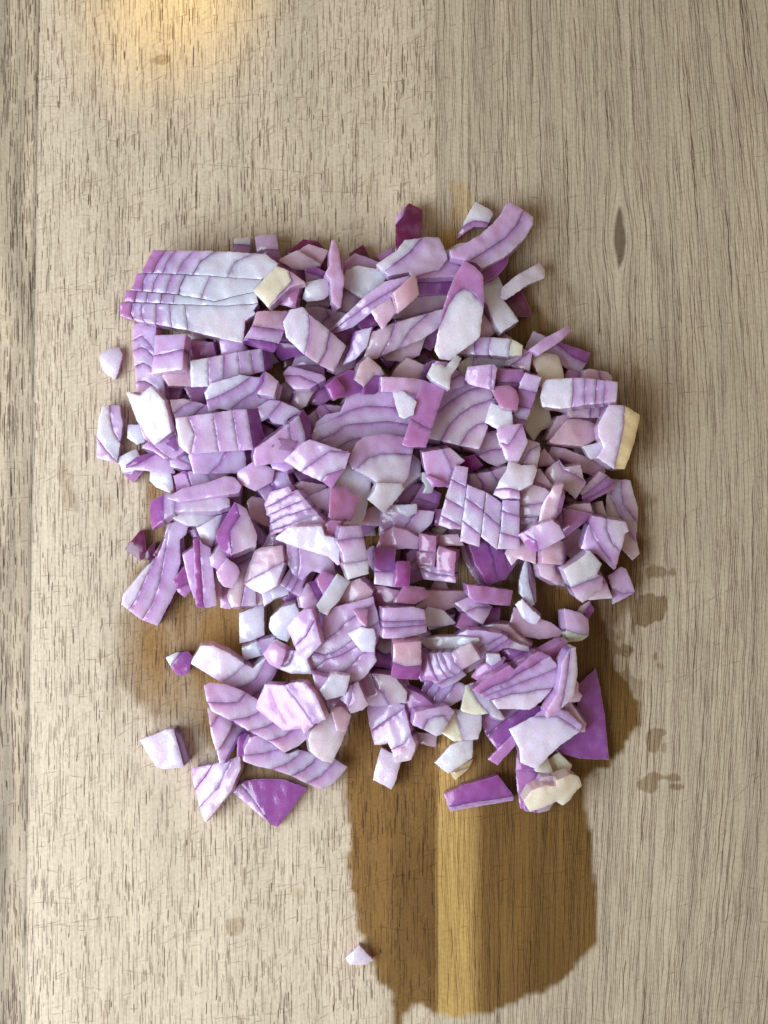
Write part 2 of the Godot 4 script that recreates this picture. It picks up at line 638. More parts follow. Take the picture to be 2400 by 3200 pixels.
func height(w: Vector2) -> float:
	var gx := clampi(int(w.x / CELL + GW * 0.5), 0, GW - 1)
	var gy := clampi(int(w.y / CELL + GH * 0.5), 0, GH - 1)
	return field[gy * GW + gx]


func rest(at: PackedVector2Array, hs: PackedFloat32Array, s: Vector2) -> float:
	var m := 0.0
	for i in at.size():
		m = maxf(m, hs[i] - s.dot(at[i]))
	return m


func split(outline: PackedVector2Array, lines: Array) -> Array:
	var left: Array = [outline]
	var out := []
	var face := Vector2.ZERO
	for l in lines:
		var dir: Vector2 = (l[-1] - l[0]).normalized()
		var n := Vector2(dir.y, -dir.x)
		if face == Vector2.ZERO:
			if absf(dir.y) >= absf(dir.x) and n.x > 0.0 or absf(dir.y) < absf(dir.x) and n.y > 0.0:
				n = -n
			face = n
		elif n.dot(face) < 0.0:
			n = -n
		var half := PackedVector2Array()
		half.append(l[0] - (l[1] - l[0]).normalized() * 0.06)
		half.append_array(l)
		half.append(l[-1] + (l[-1] - l[-2]).normalized() * 0.06)
		half.append(half[-1] + n * 0.3)
		half.append(half[0] + n * 0.3)
		var before := []
		var after := []
		for poly in left:
			before += keep(Geometry2D.intersect_polygons(poly, half))
			after += keep(Geometry2D.clip_polygons(poly, half))
		out.append(before)
		left = after
	out.append(left)
	return out


func keep(polys: Array) -> Array:
	var out := []
	for q in polys:
		if not Geometry2D.is_polygon_clockwise(q) and absf(area(q)) > 4e-7:
			out.append(q)
		elif Geometry2D.is_polygon_clockwise(q) and absf(area(q)) > 4e-7:
			var r: PackedVector2Array = q
			r.reverse()
			out.append(r)
	return out


func area(q: PackedVector2Array) -> float:
	var s := 0.0
	for i in q.size():
		s += q[i].cross(q[(i + 1) % q.size()])
	return s * 0.5


func to_line(q: Vector2, l: PackedVector2Array) -> float:
	var m := 1.0
	for i in l.size() - 1:
		m = minf(m, q.distance_to(Geometry2D.get_closest_point_to_segment(q, l[i], l[i + 1])))
	return m


func layer(poly: PackedVector2Array, lines: Array, n: int, style: String, thick: float, facet: bool, bow: Array, reach: float, tint: Color, c: Vector2) -> Mesh:
	var ring := PackedVector2Array()
	var on_joint := PackedByteArray()
	if area(poly) < 0.0:
		poly.reverse()
	for i in poly.size():
		var a := poly[i]
		var b := poly[(i + 1) % poly.size()]
		var k := maxi(1, int(ceil(a.distance_to(b) / 0.00062)))
		for j in k:
			var q := a.lerp(b, float(j) / k)
			var w := q + c
			ring.append(q + Vector2(n_edge.get_noise_2d(w.x, w.y), n_edge.get_noise_2d(w.x + 9.0, w.y)) * 0.00016)
	var size := ring.size()
	if size < 4:
		return null
	var round_by := 0.0
	for i in size:
		round_by += ring[i].distance_to(ring[(i + 1) % size])
	var inset := minf(0.00019, absf(area(ring)) / round_by * 0.45)
	var inner := PackedVector2Array()
	var insets := PackedFloat32Array()
	for i in size:
		var t := (ring[(i + 1) % size] - ring[(i + size - 1) % size]).normalized()
		var joint := not lines.is_empty() and near_joint(ring[i], lines, n) < 0.0003
		insets.append(minf(inset, 0.00007) if joint else inset)
		inner.append(ring[i] + Vector2(-t.y, t.x) * insets[i])
	var pts := inner.duplicate()
	var deep := Geometry2D.offset_polygon(inner, -0.00045)
	var box := Rect2(ring[0], Vector2.ZERO)
	for q in ring:
		box = box.expand(q)
	var g := 0.0009
	for gy in int(box.size.y / g) + 1:
		for gx in int(box.size.x / g) + 1:
			var q := box.position + Vector2(gx + (0.5 if gy % 2 else 0.0), gy) * g + Vector2(n_edge.get_noise_2d(gx * 0.71, gy * 0.37 + 3.0), n_edge.get_noise_2d(gx * 0.43 + 7.0, gy * 0.59)) * 0.00016
			for d in deep:
				if Geometry2D.is_point_in_polygon(q, d):
					pts.append(q)
					break
	var tri := Geometry2D.triangulate_delaunay(pts)
	var far := 0.0001
	if facet:
		for q in ring:
			far = maxf(far, near_joint(q, lines, n))
	var st := SurfaceTool.new()
	st.begin(Mesh.PRIMITIVE_TRIANGLES)
	var base: Color = tones[style]
	var plain: bool = style in ["M", "D", "F", "V", "R"]
	var lift := PackedFloat32Array()
	var hue := PackedColorArray()
	var edge_hue := PackedColorArray()
	var wall_hue := PackedColorArray()
	for i in pts.size():
		var q := pts[i]
		var w := q + c
		var y := thick + n_bump.get_noise_2d(w.x, w.y) * 0.00014
		y += bow[2] * minf(0.0009, thick * 0.24) * (1.0 - minf(1.5, q.length_squared() / (reach * reach)))
		y += n_bump.get_noise_2d(w.x * 0.35 + 5.0, w.y * 0.35) * 0.0005
		var d := near_joint(q, lines, n)
		if facet:
			y -= thick * 0.62 * clampf(d / far, 0.0, 1.0)
		lift.append(maxf(y, thick * 0.25))
		var tone := n_tone.get_noise_2d(w.x, w.y)
		var col := base
		if plain:
			col = col.lerp(tones["W"] if tone > 0.0 else tones["D"], absf(tone) * 0.12)
		else:
			# pale flesh, flushed purple towards the skin side of its layer
			var much := 0.14 if style in ["W", "Y", "T"] else 0.34
			col = col.lerp(tones["blush"] if tone > 0.0 else tones["W"], absf(tone) * much)
			if n > 0 and n - 1 < lines.size():
				var own := to_line(q, lines[n - 1])
				if style in ["L", "P"]:
					col = col.lerp(tones["W"], 0.38 * smoothstep(0.0006, 0.0030, own))
				if style != "Y" and style != "T":
					col = col.lerp(tones["blush"], (0.8 if style != "W" else 0.45) * exp(-own / 0.0010))
		if not lines.is_empty():
			col = col.lerp(tones["line"], 0.58 * exp(-d / 0.00015))
		col = Color(col.r * tint.r, col.g * tint.g, col.b * tint.b)
		hue.append(col)
		if i < size:
			var joint := exp(-maxf(0.0, d - 0.0003) / 0.0002) if not lines.is_empty() else 0.0
			edge_hue.append(col.lerp(tones["W"], 0.20 * (1.0 - joint)).lerp(tones["line"], 0.8 * joint))
			wall_hue.append(col.lerp(tones["blush"], 0.25 * (1.0 - joint)).lerp(tones["line"], 0.85 * joint))
	st.set_smooth_group(0)
	for t in range(0, tri.size(), 3):
		var mid := (pts[tri[t]] + pts[tri[t + 1]] + pts[tri[t + 2]]) / 3.0
		if not Geometry2D.is_point_in_polygon(mid, inner):
			continue
		var order := [tri[t], tri[t + 1], tri[t + 2]]
		if (pts[order[1]] - pts[order[0]]).cross(pts[order[2]] - pts[order[0]]) < 0.0:
			order = [order[0], order[2], order[1]]
		for i in order:
			st.set_color(hue[i])
			st.add_vertex(Vector3(pts[i].x, lift[i], pts[i].y))
	for i in size:
		var j := (i + 1) % size
		var a := Vector3(inner[i].x, lift[i], inner[i].y)
		var b := Vector3(inner[j].x, lift[j], inner[j].y)
		var ea := Vector3(ring[i].x, lift[i] - insets[i] * 0.7, ring[i].y)
		var eb := Vector3(ring[j].x, lift[j] - insets[j] * 0.7, ring[j].y)
		for e in [[a, hue[i]], [eb, edge_hue[j]], [b, hue[j]], [a, hue[i]], [ea, edge_hue[i]], [eb, edge_hue[j]]]:
			st.set_color(e[1])
			st.add_vertex(e[0])
	st.set_smooth_group(1)
	for i in size:
		var j := (i + 1) % size
		var ea := Vector3(ring[i].x, lift[i] - insets[i] * 0.7, ring[i].y)
		var eb := Vector3(ring[j].x, lift[j] - insets[j] * 0.7, ring[j].y)
		var fa := Vector3(inner[i].x, 0.0, inner[i].y)
		var fb := Vector3(inner[j].x, 0.0, inner[j].y)
		for e in [[ea, wall_hue[i]], [fb, wall_hue[j]], [eb, wall_hue[j]], [ea, wall_hue[i]], [fa, wall_hue[i]], [fb, wall_hue[j]]]:
			st.set_color(e[1])
			st.add_vertex(e[0])
	st.set_smooth_group(-1)
	var flat := Geometry2D.triangulate_polygon(inner)
	for t in range(0, flat.size(), 3):
		var order := [flat[t], flat[t + 1], flat[t + 2]]
		if (inner[order[1]] - inner[order[0]]).cross(inner[order[2]] - inner[order[0]]) > 0.0:
			order = [order[0], order[2], order[1]]
		for i in order:
			st.set_color(wall_hue[i])
			st.add_vertex(Vector3(inner[i].x, 0.0, inner[i].y))
	st.generate_normals()
	st.index()
	return st.commit()


func near_joint(q: Vector2, lines: Array, n: int) -> float:
	var d := 1.0
	if n > 0 and n - 1 < lines.size():
		d = to_line(q, lines[n - 1])
	if n < lines.size():
		d = minf(d, to_line(q, lines[n]))
	return d


# ---------- the pieces, region by region ----------

func pieces() -> void:
	at_region(300, 600, 600)
	rows(6, "onion_block", [
		["V L L L W W", 8.6, [520,545, 1000,555, 1150,560, 1480,580, 1590,660, 1545,750, 1450,800, 1150,780, 870,760, 425,740], [[630,545,560,660,525,740], [715,548,640,660,615,742], [870,553,780,650,735,750], [1060,557,930,650,870,755], [1160,785,1225,650,1300,612,1400,570]]],
		["V L L L W W", 8.2, [385,742, 870,763, 1150,783, 1450,803, 1400,900, 1050,985, 750,928, 340,885], [[470,745,440,810,435,890], [575,750,530,830,525,895], [690,750,655,840,640,910], [800,765,755,860,745,930], [1010,780,970,880,940,960]]],
		["V L L L W", 7.9, [290,882, 600,918, 750,932, 1050,990, 1400,903, 1420,1000, 1150,1022, 700,1008, 275,980], [[385,890,372,985], [480,900,465,995], [600,918,590,1005], [708,935,700,1010]]],
		["V L L L W W", 7.6, [240,985, 700,1012, 1150,1026, 1420,1004, 1380,1060, 1400,1090, 1310,1150, 1290,1340, 1100,1300, 860,1240, 560,1180, 390,1150, 240,1100], [[345,990,330,1080,365,1160], [430,998,420,1100,465,1175], [550,1005,550,1190], [668,1010,690,1215], [800,1018,825,1240]]]],
		"large stepped white and lilac onion block at the upper left of the heap")
	plan[-1].tilt = 0.05
	p(7, "onion_wedge", "Y P", 4.0, [1405,905, 1500,790, 1585,700, 1690,745, 1800,830, 1690,880, 1525,1035], [[1690,745,1720,830,1600,960]], "cream root-end wedge leaning on the right end of the stepped block")
	p(1, "onion_dice", "W V", 4.0, [1200,440, 1305,425, 1305,590, 1190,590], [[1190,487,1310,485]], "small half white half purple dice behind the stepped block's top edge")
	p(2, "onion_dice", "L V", 5.0, [1390,395, 1540,375, 1565,500, 1595,610, 1420,600, 1405,520], [[1400,527,1480,500,1570,505]], "purple-topped dice standing just right of the half white one above the stepped block")
	p(0, "onion_chip", "W", 3.0, [35,1420, 110,1360, 195,1345, 225,1410, 190,1560, 165,1610, 120,1590, 60,1530], [], "lone greenish white chip left of the heap, beside the chevron strip", "frost")
	p(5, "onion_strip", "W L L L L M/", 5.0, [820,1462, 1110,1410, 1210,1385, 1420,1355, 1490,1365, 1500,1500, 1240,1570, 1100,1620, 965,1650, 828,1658], [[960,1435,960,1650], [1090,1410,1085,1625], [1210,1385,1235,1580], [1320,1370,1345,1550], [1420,1355,1440,1520]], "straight strip of five lilac layers ending in a magenta face, below the stepped block")

	at_region(300, 1000, 500)
	p(3, "onion_strip", "L L L L L", 6.0, [430,90, 470,40, 560,40, 650,95, 655,410, 690,450, 740,620, 775,860, 700,890, 510,820, 490,700, 470,480, 440,300], [[425,222,515,183,580,240,660,330], [440,330,520,305,580,330,665,420], [465,500,545,470,610,500,700,575], [485,672,565,662,640,700,790,860]], "long ridged strip with chevron joints running down under the stepped block's left end")
	p(5, "onion_slice", "L L", 5.0, [705,225, 1000,230, 985,370, 975,555, 675,585, 700,410], [[690,415,850,395,990,370]], "square two-layer slice right beside the chevron strip")
	p(4, "onion_slice", "P", 4.5, [660,560, 975,540, 955,690, 740,690], [], "mauve slice showing under the square two-layer slice")
	p(2, "onion_dice", "V", 6.0, [1030,180, 1240,210, 1260,370, 1010,410], [], "shaded purple dice below the stepped block, left of the dark gap")
	p(2, "onion_dice", "L", 5.0, [1265,220, 1480,245, 1540,310, 1290,375], [], "lilac dice half hidden under the stepped block's lower edge")
	p(6, "onion_shard", "W", 4.0, [395,770, 470,795, 535,805, 640,720, 770,850, 800,960, 830,1150, 670,1265, 590,1180, 560,1100, 500,1040, 440,880], [], "large white leaf-shaped shard at the foot of the chevron strip")
	p(1, "onion_dice", "W", 4.5, [345,1105, 468,1103, 485,1250, 430,1270, 345,1215], [], "tiny white square dice under the white leaf-shaped shard")
	p(2, "onion_slice", "L L", 4.5, [405,990, 480,975, 560,1060, 660,1130, 670,1270, 550,1275, 480,1230, 430,1080], [[590,1120,600,1220,650,1280]], "two-layer lilac slice under the white leaf-shaped shard, right of the tiny white dice")
	p(0, "onion_slice", "L W L", 6.0, [80,890, 235,890, 270,1080, 245,1280, 210,1470, 5,1425, 15,1210, 40,1000], [[10,1220,100,1340,205,1455], [140,885,150,1040,180,1160,250,1275]], "separate three-layer slice at the far left of the heap")
	p(6, "onion_block", "W L L L M/", 7.0, [880,1035, 1240,985, 1430,955, 1673,940, 1738,1255, 1620,1320, 1270,1340, 1000,1365, 915,1290], [[985,1015,1050,1180,1010,1370], [1240,980,1290,1345], [1430,950,1490,1335], [1580,940,1640,1325]], "square-cut block with ruled purple joints and magenta right face, left of central fan")
	p(4, "onion_slice", "P L L", 5.0, [770,840, 900,830, 1200,910, 1270,935, 1160,990, 890,1040, 850,1080, 800,960], [[795,955,900,870,980,830], [930,1030,1090,880]], "layered wedge tucked behind the top of the ruled block")
	p(2, "onion_dice", "V", 4.0, [745,660, 850,680, 915,750, 880,850, 760,810], [], "shaded purple dice in the hollow above the ruled block")
	p(2, "onion_dice", "V", 5.0, [900,690, 1130,660, 1160,900, 990,870], [], "dark mauve dice under the left end of the faceted cluster")
	p(5, "onion_chunk", "W L L", 6.0, [1130,740, 1180,650, 1290,620, 1470,565, 1560,580, 1720,600, 1890,680, 1860,800, 1700,820, 1600,930, 1500,940, 1260,870, 1160,900], [[1140,805,1280,745,1420,670,1570,570], [1390,880,1500,790,1600,730,1750,600]], "broad faceted lilac chunk below the straight five-layer strip")
	p(4, "onion_slice", "L L", 5.0, [535,1350, 620,1300, 800,1220, 925,1300, 975,1370, 870,1460, 760,1470, 650,1390], [[600,1315,690,1390,810,1480]], "lilac slice with a thin purple joint left of the ruled block's foot")
	p(5, "onion_chip", "M", 2.0, [720,1270, 795,1225, 830,1355, 780,1330], [], "small magenta chip on the lilac slice left of the ruled block")
	p(1, "onion_chunk", "W V/", 5.0, [235,1440, 400,1360, 445,1440, 340,1530, 460,1570, 370,1660, 320,1620], [[290,1590,470,1555]], "white chip with dark purple tail at the heap's left edge, below tiny white dice")
	p(2, "onion_shard", "M L", 4.0, [330,1525, 445,1445, 600,1405, 750,1480, 800,1580, 600,1565, 380,1540], [[330,1535,450,1500,610,1410]], "pale pointed shard with magenta upper edge, right of the tailed white chip")
	p(3, "onion_dice", "L L", 5.0, [750,1490, 840,1440, 980,1400, 1030,1560, 870,1560, 760,1530], [[840,1470,1030,1570]], "small two-layer lilac dice between the pale shard and the crescent slice")
	p(5, "onion_slice", "L L", 5.0, [980,1400, 1000,1365, 1330,1345, 1490,1320, 1520,1420, 1530,1560, 1250,1560, 1020,1560], [[1170,1570,1270,1480,1340,1330]], "slice with one curved joint directly under the ruled block")
	p(4, "onion_dice", "V", 5.0, [1480,1330, 1600,1310, 1645,1480, 1550,1540], [], "mauve dice right of the slice with one curved joint")

	at_region(750, 1000, 500)
	p(7, "onion_slice", "P L M/", 6.0, [130,120, 170,0, 450,-30, 460,60, 410,180, 340,340, 50,260, 100,180], [[120,132,260,150,410,165], [50,262,200,280,350,300]], "grey-lilac slice below the cream wedge, with a magenta lower face")
	p(6, "onion_dice", "M/ L", 5.0, [270,580, 400,685, 360,815, 215,800, 200,740, 235,620], [[272,570,275,690,205,800]], "dice with a magenta left face and pink top on the faceted chunk")
	p(6, "onion_wedge", "L L M/", 6.5, [150,1330, 330,1200, 640,960, 690,1030, 720,1270, 660,1330, 560,1430, 320,1450, 150,1480, 130,1400], [[480,1080,500,1250,560,1440], [585,1000,640,1150,655,1340]], "triangular wedge with magenta right strip, between the ruled block and the central fan")
	p(7, "onion_chip", "R", 1.5, [330,1295, 380,1230, 560,1258, 490,1335], [], "flat rose chip lying on the triangular wedge")
	p(4, "onion_slice", "L V P", 5.0, [680,990, 830,870, 870,860, 1060,880, 1000,970, 880,1000, 800,1090, 720,1250], [[765,890,830,1070], [860,850,980,970]], "striped slice behind the upper left edge of the central fan")
	p(5, "onion_slice", "L L M/", 5.5, [180,880, 300,810, 400,820, 590,910, 560,1000, 480,1040, 330,1010, 290,950, 190,1000], [[280,960,400,820], [455,1040,480,985,600,920]], "lilac slice with a magenta right corner above the triangular wedge")
	p(4, "onion_dice", "M", 4.0, [270,1010, 330,1000, 500,1040, 480,1070, 400,1120, 280,1080], [], "magenta dice showing under the slice with the magenta corner")
	p(3, "onion_dice", "V", 4.0, [210,1050, 360,1130, 350,1190, 250,1270], [], "purple dice in the notch right of the ruled block")
	p(5, "onion_slice", "L V", 5.0, [545,540, 600,400, 660,380, 800,440, 870,480, 880,640, 700,600], [[555,490,700,480,880,470]], "glistening lilac slice above the lens-shaped slice, under the plank slice", "wet")
	p(6, "onion_slice", "L L", 6.0, [490,600, 540,550, 870,640, 885,660, 740,760, 600,760, 520,680], [[480,625,650,640,820,710]], "lens-shaped two-layer slice in the upper middle, above the fan's left")
	p(4, "onion_dice", "P", 5.0, [380,720, 480,650, 560,680, 610,760, 520,850, 400,820], [], "mauve dice right of the faceted chunk")
	p(4, "onion_dice", "M/ P", 5.0, [590,740, 760,750, 690,880, 640,910, 520,850], [[540,735,590,770,535,870]], "dice with a magenta left side under the lens-shaped slice")
	p(3, "onion_dice", "V", 5.0, [720,760, 860,680, 920,800, 830,870, 740,850], [], "shaded mauve dice between the lens-shaped slice and the big magenta face")
	p(6, "onion_chunk", "M", 6.0, [920,640, 1100,540, 1200,560, 1290,680, 1230,720, 1050,780, 980,790, 900,680], [], "broad magenta-topped chunk in the upper middle of the heap")
	p(7, "onion_dice", "M", 4.5, [880,680, 960,610, 1030,720, 1020,760, 940,800], [], "small magenta dice leaning on the left of the broad magenta chunk")
	p(7, "onion_dice", "P M/", 6.5, [1160,600, 1210,450, 1280,390, 1400,490, 1440,590, 1400,740, 1250,740, 1240,660], [[1235,680,1340,560,1450,560]], "pinkish white dice with a magenta front face on the broad magenta chunk")
	p(6, "onion_dice", "P", 5.0, [1340,420, 1520,590, 1450,640, 1400,560], [], "rosy dice behind the right of the pinkish white and magenta dice")
	p(5, "onion_fan", "L L L L", 7.5, [720,1250, 790,1060, 880,990, 1030,960, 1090,830, 1180,770, 1400,745, 1850,740, 1860,900, 1820,1090, 1760,1280, 1650,1300, 1500,1290, 1200,1330, 1130,1390, 960,1340], [[980,1000,1140,920,1280,885,1400,885,1659,905,1900,950], [740,1275,860,1210,970,1160,1060,1085,1150,1068,1300,1058,1500,1040,1659,1060,1900,1100], [930,1350,1010,1305,1110,1240,1215,1215,1300,1215,1500,1215,1900,1270]], "wide fan slice with arched purple joints in the centre of the heap")
	plan[-1].tilt = 0.12
	p(6, "onion_slab", "L W", 5.0, [1100,1490, 1180,1320, 1260,1260, 1480,1225, 1700,1260, 1750,1330, 1720,1480, 1690,1640, 1640,1710, 1400,1710, 1310,1640, 1140,1560], [[1180,1560,1290,1460,1440,1415,1770,1412]], "pale slab, lilac above and white below, on the lower edge of the central fan")
	p(6, "onion_fan", "L L V", 5.5, [520,1450, 690,1300, 760,1265, 930,1320, 1140,1390, 1090,1540, 1000,1659, 970,1710, 890,1650, 680,1560], [[680,1560,840,1440,960,1355,1120,1370], [870,1660,930,1590,1080,1545]], "left wing of the central fan, pointing down to the left")

	at_region(850, 600, 600)
	p(7, "onion_plank", "W P P", 5.0, [105,1140, 160,1050, 245,1030, 300,1090, 470,1220, 610,1340, 520,1540, 400,1480, 270,1395, 130,1260], [[300,1080,310,1220,270,1400], [475,1215,450,1380,390,1490]], "pale plank slice with two purple joints, pointing down right under the long diagonal strip")
	p(6, "onion_dice", "L M/", 5.5, [75,1300, 130,1250, 275,1370, 280,1410, 100,1440, 70,1420], [[70,1310,200,1320,290,1360]], "dice with a bright magenta front under the tip of the pale plank slice")
	p(5, "onion_slice", "P", 5.0, [480,1540, 600,1330, 700,1320, 690,1500, 560,1570], [], "mauve slice right of the pale plank slice's lower end")
	p(7, "onion_slab", "W L", 5.0, [920,680, 1080,570, 1150,470, 1260,455, 1310,440, 1425,435, 1460,510, 1490,610, 1430,700, 1200,770, 1190,730, 1000,760], [[1040,680,1180,570,1280,440]], "large white slab at the top middle, above the long diagonal strip")
	p(6, "onion_chunk", "W", 6.5, [615,760, 650,650, 740,610, 900,640, 970,700, 900,850, 790,870], [], "rounded white chunk with a purple rim left of the large white slab")
	p(5, "onion_slice", "L", 5.0, [640,620, 720,550, 860,600, 980,650, 900,690, 740,640, 650,690], [], "lilac slice showing behind the rounded white chunk")
	p(7, "onion_strip", "L L", 6.0, [490,1200, 690,1020, 830,890, 1000,770, 1190,730, 1100,850, 900,980, 700,1130], [[480,1215,620,1110,860,940,1210,735]], "long diagonal strip crossing the upper middle of the heap")
	p(6, "onion_dice", "M", 5.0, [500,1220, 690,1145, 720,1240, 580,1290], [], "magenta dice at the lower left end of the long diagonal strip")
	p(6, "onion_dice", "M", 5.0, [705,1130, 910,1050, 940,1110, 930,1150, 750,1205], [], "second magenta dice, just up and right of the one at the strip's lower end")
	p(7, "onion_dice", "P", 5.5, [880,1010, 1020,915, 1060,1010, 960,1140, 920,1080], [], "pink dice against the lower side of the long diagonal strip")
	p(7, "onion_dice", "P", 5.5, [1020,890, 1185,740, 1210,890, 1060,1030], [], "pink dice nearest the upper end of the long diagonal strip's lower side")
	p(8, "onion_dice", "M/ L", 4.0, [640,1460, 735,1210, 870,1180, 830,1320, 730,1420], [[745,1195,700,1340,640,1440]], "diamond-shaped pale dice with a magenta left edge under the long diagonal strip")
	p(6, "onion_slice", "P P P", 6.0, [860,1190, 1040,1110, 1460,1000, 1480,1090, 1280,1220, 1000,1330, 890,1390, 790,1410, 830,1300], [[1050,1095,1000,1240,920,1390], [1330,1020,1180,1150,1080,1310]], "dull mauve three-layer slice below the magenta-sided slab")
	p(4, "onion_chunk", "P", 6.0, [930,1350, 1090,1260, 1280,1200, 1330,1220, 1270,1400, 1150,1450, 1000,1440], [], "rounded grey-mauve chunk under the dull three-layer slice")
	p(5, "onion_slab", "L M/", 6.0, [1200,800, 1440,750, 1590,760, 1540,890, 1240,905, 1190,890], [[1190,835,1400,810,1600,780]], "slab with a long magenta front face under the large white slab")
	p(5, "onion_slice", "L", 5.0, [1200,790, 1300,690, 1500,630, 1620,700, 1580,770, 1400,790], [], "lilac slice between the large white slab and the long curved strip")
	p(4, "onion_slice", "P", 5.0, [1030,1080, 1200,950, 1240,890, 1540,880, 1480,1000, 1150,1070], [], "mauve slice in the shade under the magenta-sided slab")
	p(8, "onion_sliver", "L", 3.5, [495,560, 515,460, 545,530, 560,700, 590,780, 560,1020, 510,980, 500,800, 455,750, 490,690], [], "thin pale sliver standing upright near the top, between wedge and white chunk")
	p(6, "onion_slice", "V", 4.0, [540,640, 620,590, 620,800, 555,1030, 520,900], [], "purple slice right behind the thin upright sliver")
	p(1, "onion_chunk", "D", 5.0, [150,525, 280,425, 400,445, 470,520, 480,670, 400,640, 300,560], [], "deep red-purple chunk at the top edge, left of the thin upright sliver")
	p(2, "onion_slice", "P", 4.0, [215,525, 320,460, 470,510, 410,630, 250,570], [], "grey-mauve slice on the deep red-purple chunk")
	p(3, "onion_slice", "P", 4.5, [80,590, 220,525, 400,630, 300,660, 190,650], [], "mauve slice in front of the deep red-purple chunk")
	p(2, "onion_slice", "V", 4.5, [40,620, 190,630, 290,680, 280,720, 190,740, 50,680], [], "dim purple slice right above the cream wedge")
	p(4, "onion_slice", "M L", 4.5, [285,655, 350,640, 460,690, 470,740, 300,760], [[285,670,360,690,480,735]], "lilac slice with a purple cap right of the cream wedge")
	p(4, "onion_chunk", "W", 5.5, [270,890, 300,770, 450,740, 475,850, 420,890, 300,905], [], "rounded glistening white-lilac chunk left of the thin upright sliver", "frost")
	p(3, "onion_slice", "P", 4.0, [320,900, 490,840, 520,950, 460,1000, 310,985], [], "mauve slice under the rounded glistening chunk")
	p(3, "onion_slice", "P", 4.0, [560,1020, 640,830, 790,850, 700,1010, 600,1050], [], "mauve slice between the thin sliver and the long diagonal strip")
	p(5, "onion_slice", "P P", 5.0, [255,1030, 300,970, 400,965, 640,1030, 600,1110, 480,1200, 390,1140], [[380,1150,490,1040,470,960]], "two-layer mauve slice behind the pale plank slice")
	p(1, "onion_strip", "L D", 5.5, [1075,560, 1085,260, 1140,190, 1190,140, 1280,190, 1275,460, 1150,490], [[1065,340,1130,260,1165,130]], "dark wine-red strip standing out at the top of the heap")
	p(6, "onion_dice", "R", 5.0, [150,870, 270,880, 240,1010, 110,980], [], "rose dice touching the lower right of the cream wedge")

	at_region(1400, 600, 600)
	p(0, "onion_wedge", "W V", 4.5, [85,390, 160,230, 240,85, 380,170, 385,190, 330,300, 220,300], [[80,330,180,270,230,250,345,270]], "loose curled pale wedge with purple tip, left of the long curved strip's end")
	p(4, "onion_slice", "W", 4.0, [-60,560, 0,520, 90,470, 225,450, 240,490, 60,600, -40,640], [], "white slice left of the long curved strip")
	p(6, "onion_strip", "L L", 6.5, [500,140, 530,130, 620,190, 705,250, 700,310, 640,420, 500,570, 440,620, 260,720, 230,680, 10,630, 0,590, 130,530, 250,450, 380,330, 450,240], [[635,190,580,320,470,450,350,540,170,660]], "long curved two-layer strip at the top right of the heap")
	p(5, "onion_strip", "M", 5.0, [260,740, 440,610, 500,560, 470,680, 400,760, 280,830], [], "magenta strip under the lower edge of the long curved strip")
	p(4, "onion_slice", "P", 4.0, [240,440, 300,370, 400,310, 340,430, 260,490], [], "thin translucent mauve slice tucked left of the long curved strip")
	p(8, "onion_slice", "V W", 5.5, [130,645, 200,690, 265,760, 275,970, 240,1260, 200,1300, 60,1400, 0,1450, -70,1440, -110,1380, -60,1100, 0,900, 60,760], [[-130,1280,-10,1000,50,910,120,862,190,890,290,1010]], "petal-shaped slice with a purple pointed top, upright at the right of the diagonal strip")
	p(3, "onion_strip", "W", 4.5, [275,830, 400,750, 435,850, 430,980, 560,1160, 430,1250, 390,1200, 330,1050, 280,950], [], "long pale pinkish strip right of the petal-shaped slice")
	p(4, "onion_strip", "W", 4.0, [440,870, 560,770, 770,645, 805,690, 795,750, 640,820, 460,950, 430,940], [], "pale baton pointing up right from the right of the petal-shaped slice")
	p(1, "onion_dice", "D", 4.0, [440,950, 620,845, 700,1030, 690,1060, 550,1070, 510,1040], [], "deep purple glossy dice under the pale baton at the upper right", "wet")
	p(2, "onion_slice", "P", 4.0, [200,1300, 280,1060, 385,1180, 260,1280], [], "dim mauve slice between the petal-shaped slice and the pale pinkish strip")

	at_region(1200, 1000, 500)
	p(7, "onion_strip", "W L W Y", 5.5, [810,210, 970,220, 1110,230, 1340,250, 1440,310, 1430,380, 1300,400, 1120,380, 970,370, 830,350], [[970,210,960,290,975,385], [1135,225,1110,320,1120,395], [1345,240,1325,320,1320,415]], "white bar of four short segments with a cream right end, below the petal slice")
	p(5, "onion_slab", "Y P", 5.0, [770,470, 880,390, 1000,360, 1310,390, 1270,450, 1000,490, 880,570, 800,600], [[920,370,900,580]], "cream and mauve slab under the four-segment white bar")
	p(4, "onion_chip", "W", 3.5, [1100,225, 1160,190, 1210,240, 1130,260], [], "white chip peeping out above the four-segment white bar")
	p(2, "onion_chip", "P", 3.5, [1210,240, 1240,185, 1320,250, 1240,270], [], "dull chip on the wet wood right of the white chip above the bar")
	p(5, "onion_slice", "P P", 5.0, [1300,480, 1380,340, 1480,345, 1545,390, 1520,540, 1430,510], [[1340,500,1440,430,1530,365]], "two-layer mauve slice at the lower end of the thin pale stick")
	p(8, "onion_slab", "V V", 4.0, [400,690, 600,730, 580,810, 520,980, 410,1330, 250,1330, 205,1310, 290,1060, 330,880], [[270,1060,400,1140,480,1175]], "upright purple-topped slab standing between the central and the right fan")
	p(9, "onion_shard", "W", 2.0, [115,750, 200,770, 330,880, 300,990, 220,1025, 190,1010, 150,900], [], "small bright white shard on the central fan, left of the upright slab")
	p(7, "onion_strip", "L", 4.5, [-55,610, 270,620, 410,650, 370,765, 200,735, -50,725], [], "lilac strip along the top edge of the central fan")
	p(6, "onion_dice", "P V/", 6.0, [45,590, 110,470, 220,370, 390,440, 500,400, 510,480, 430,660, 270,620], [[400,425,340,650]], "grey-lilac dice with a dark purple right face above the central fan")
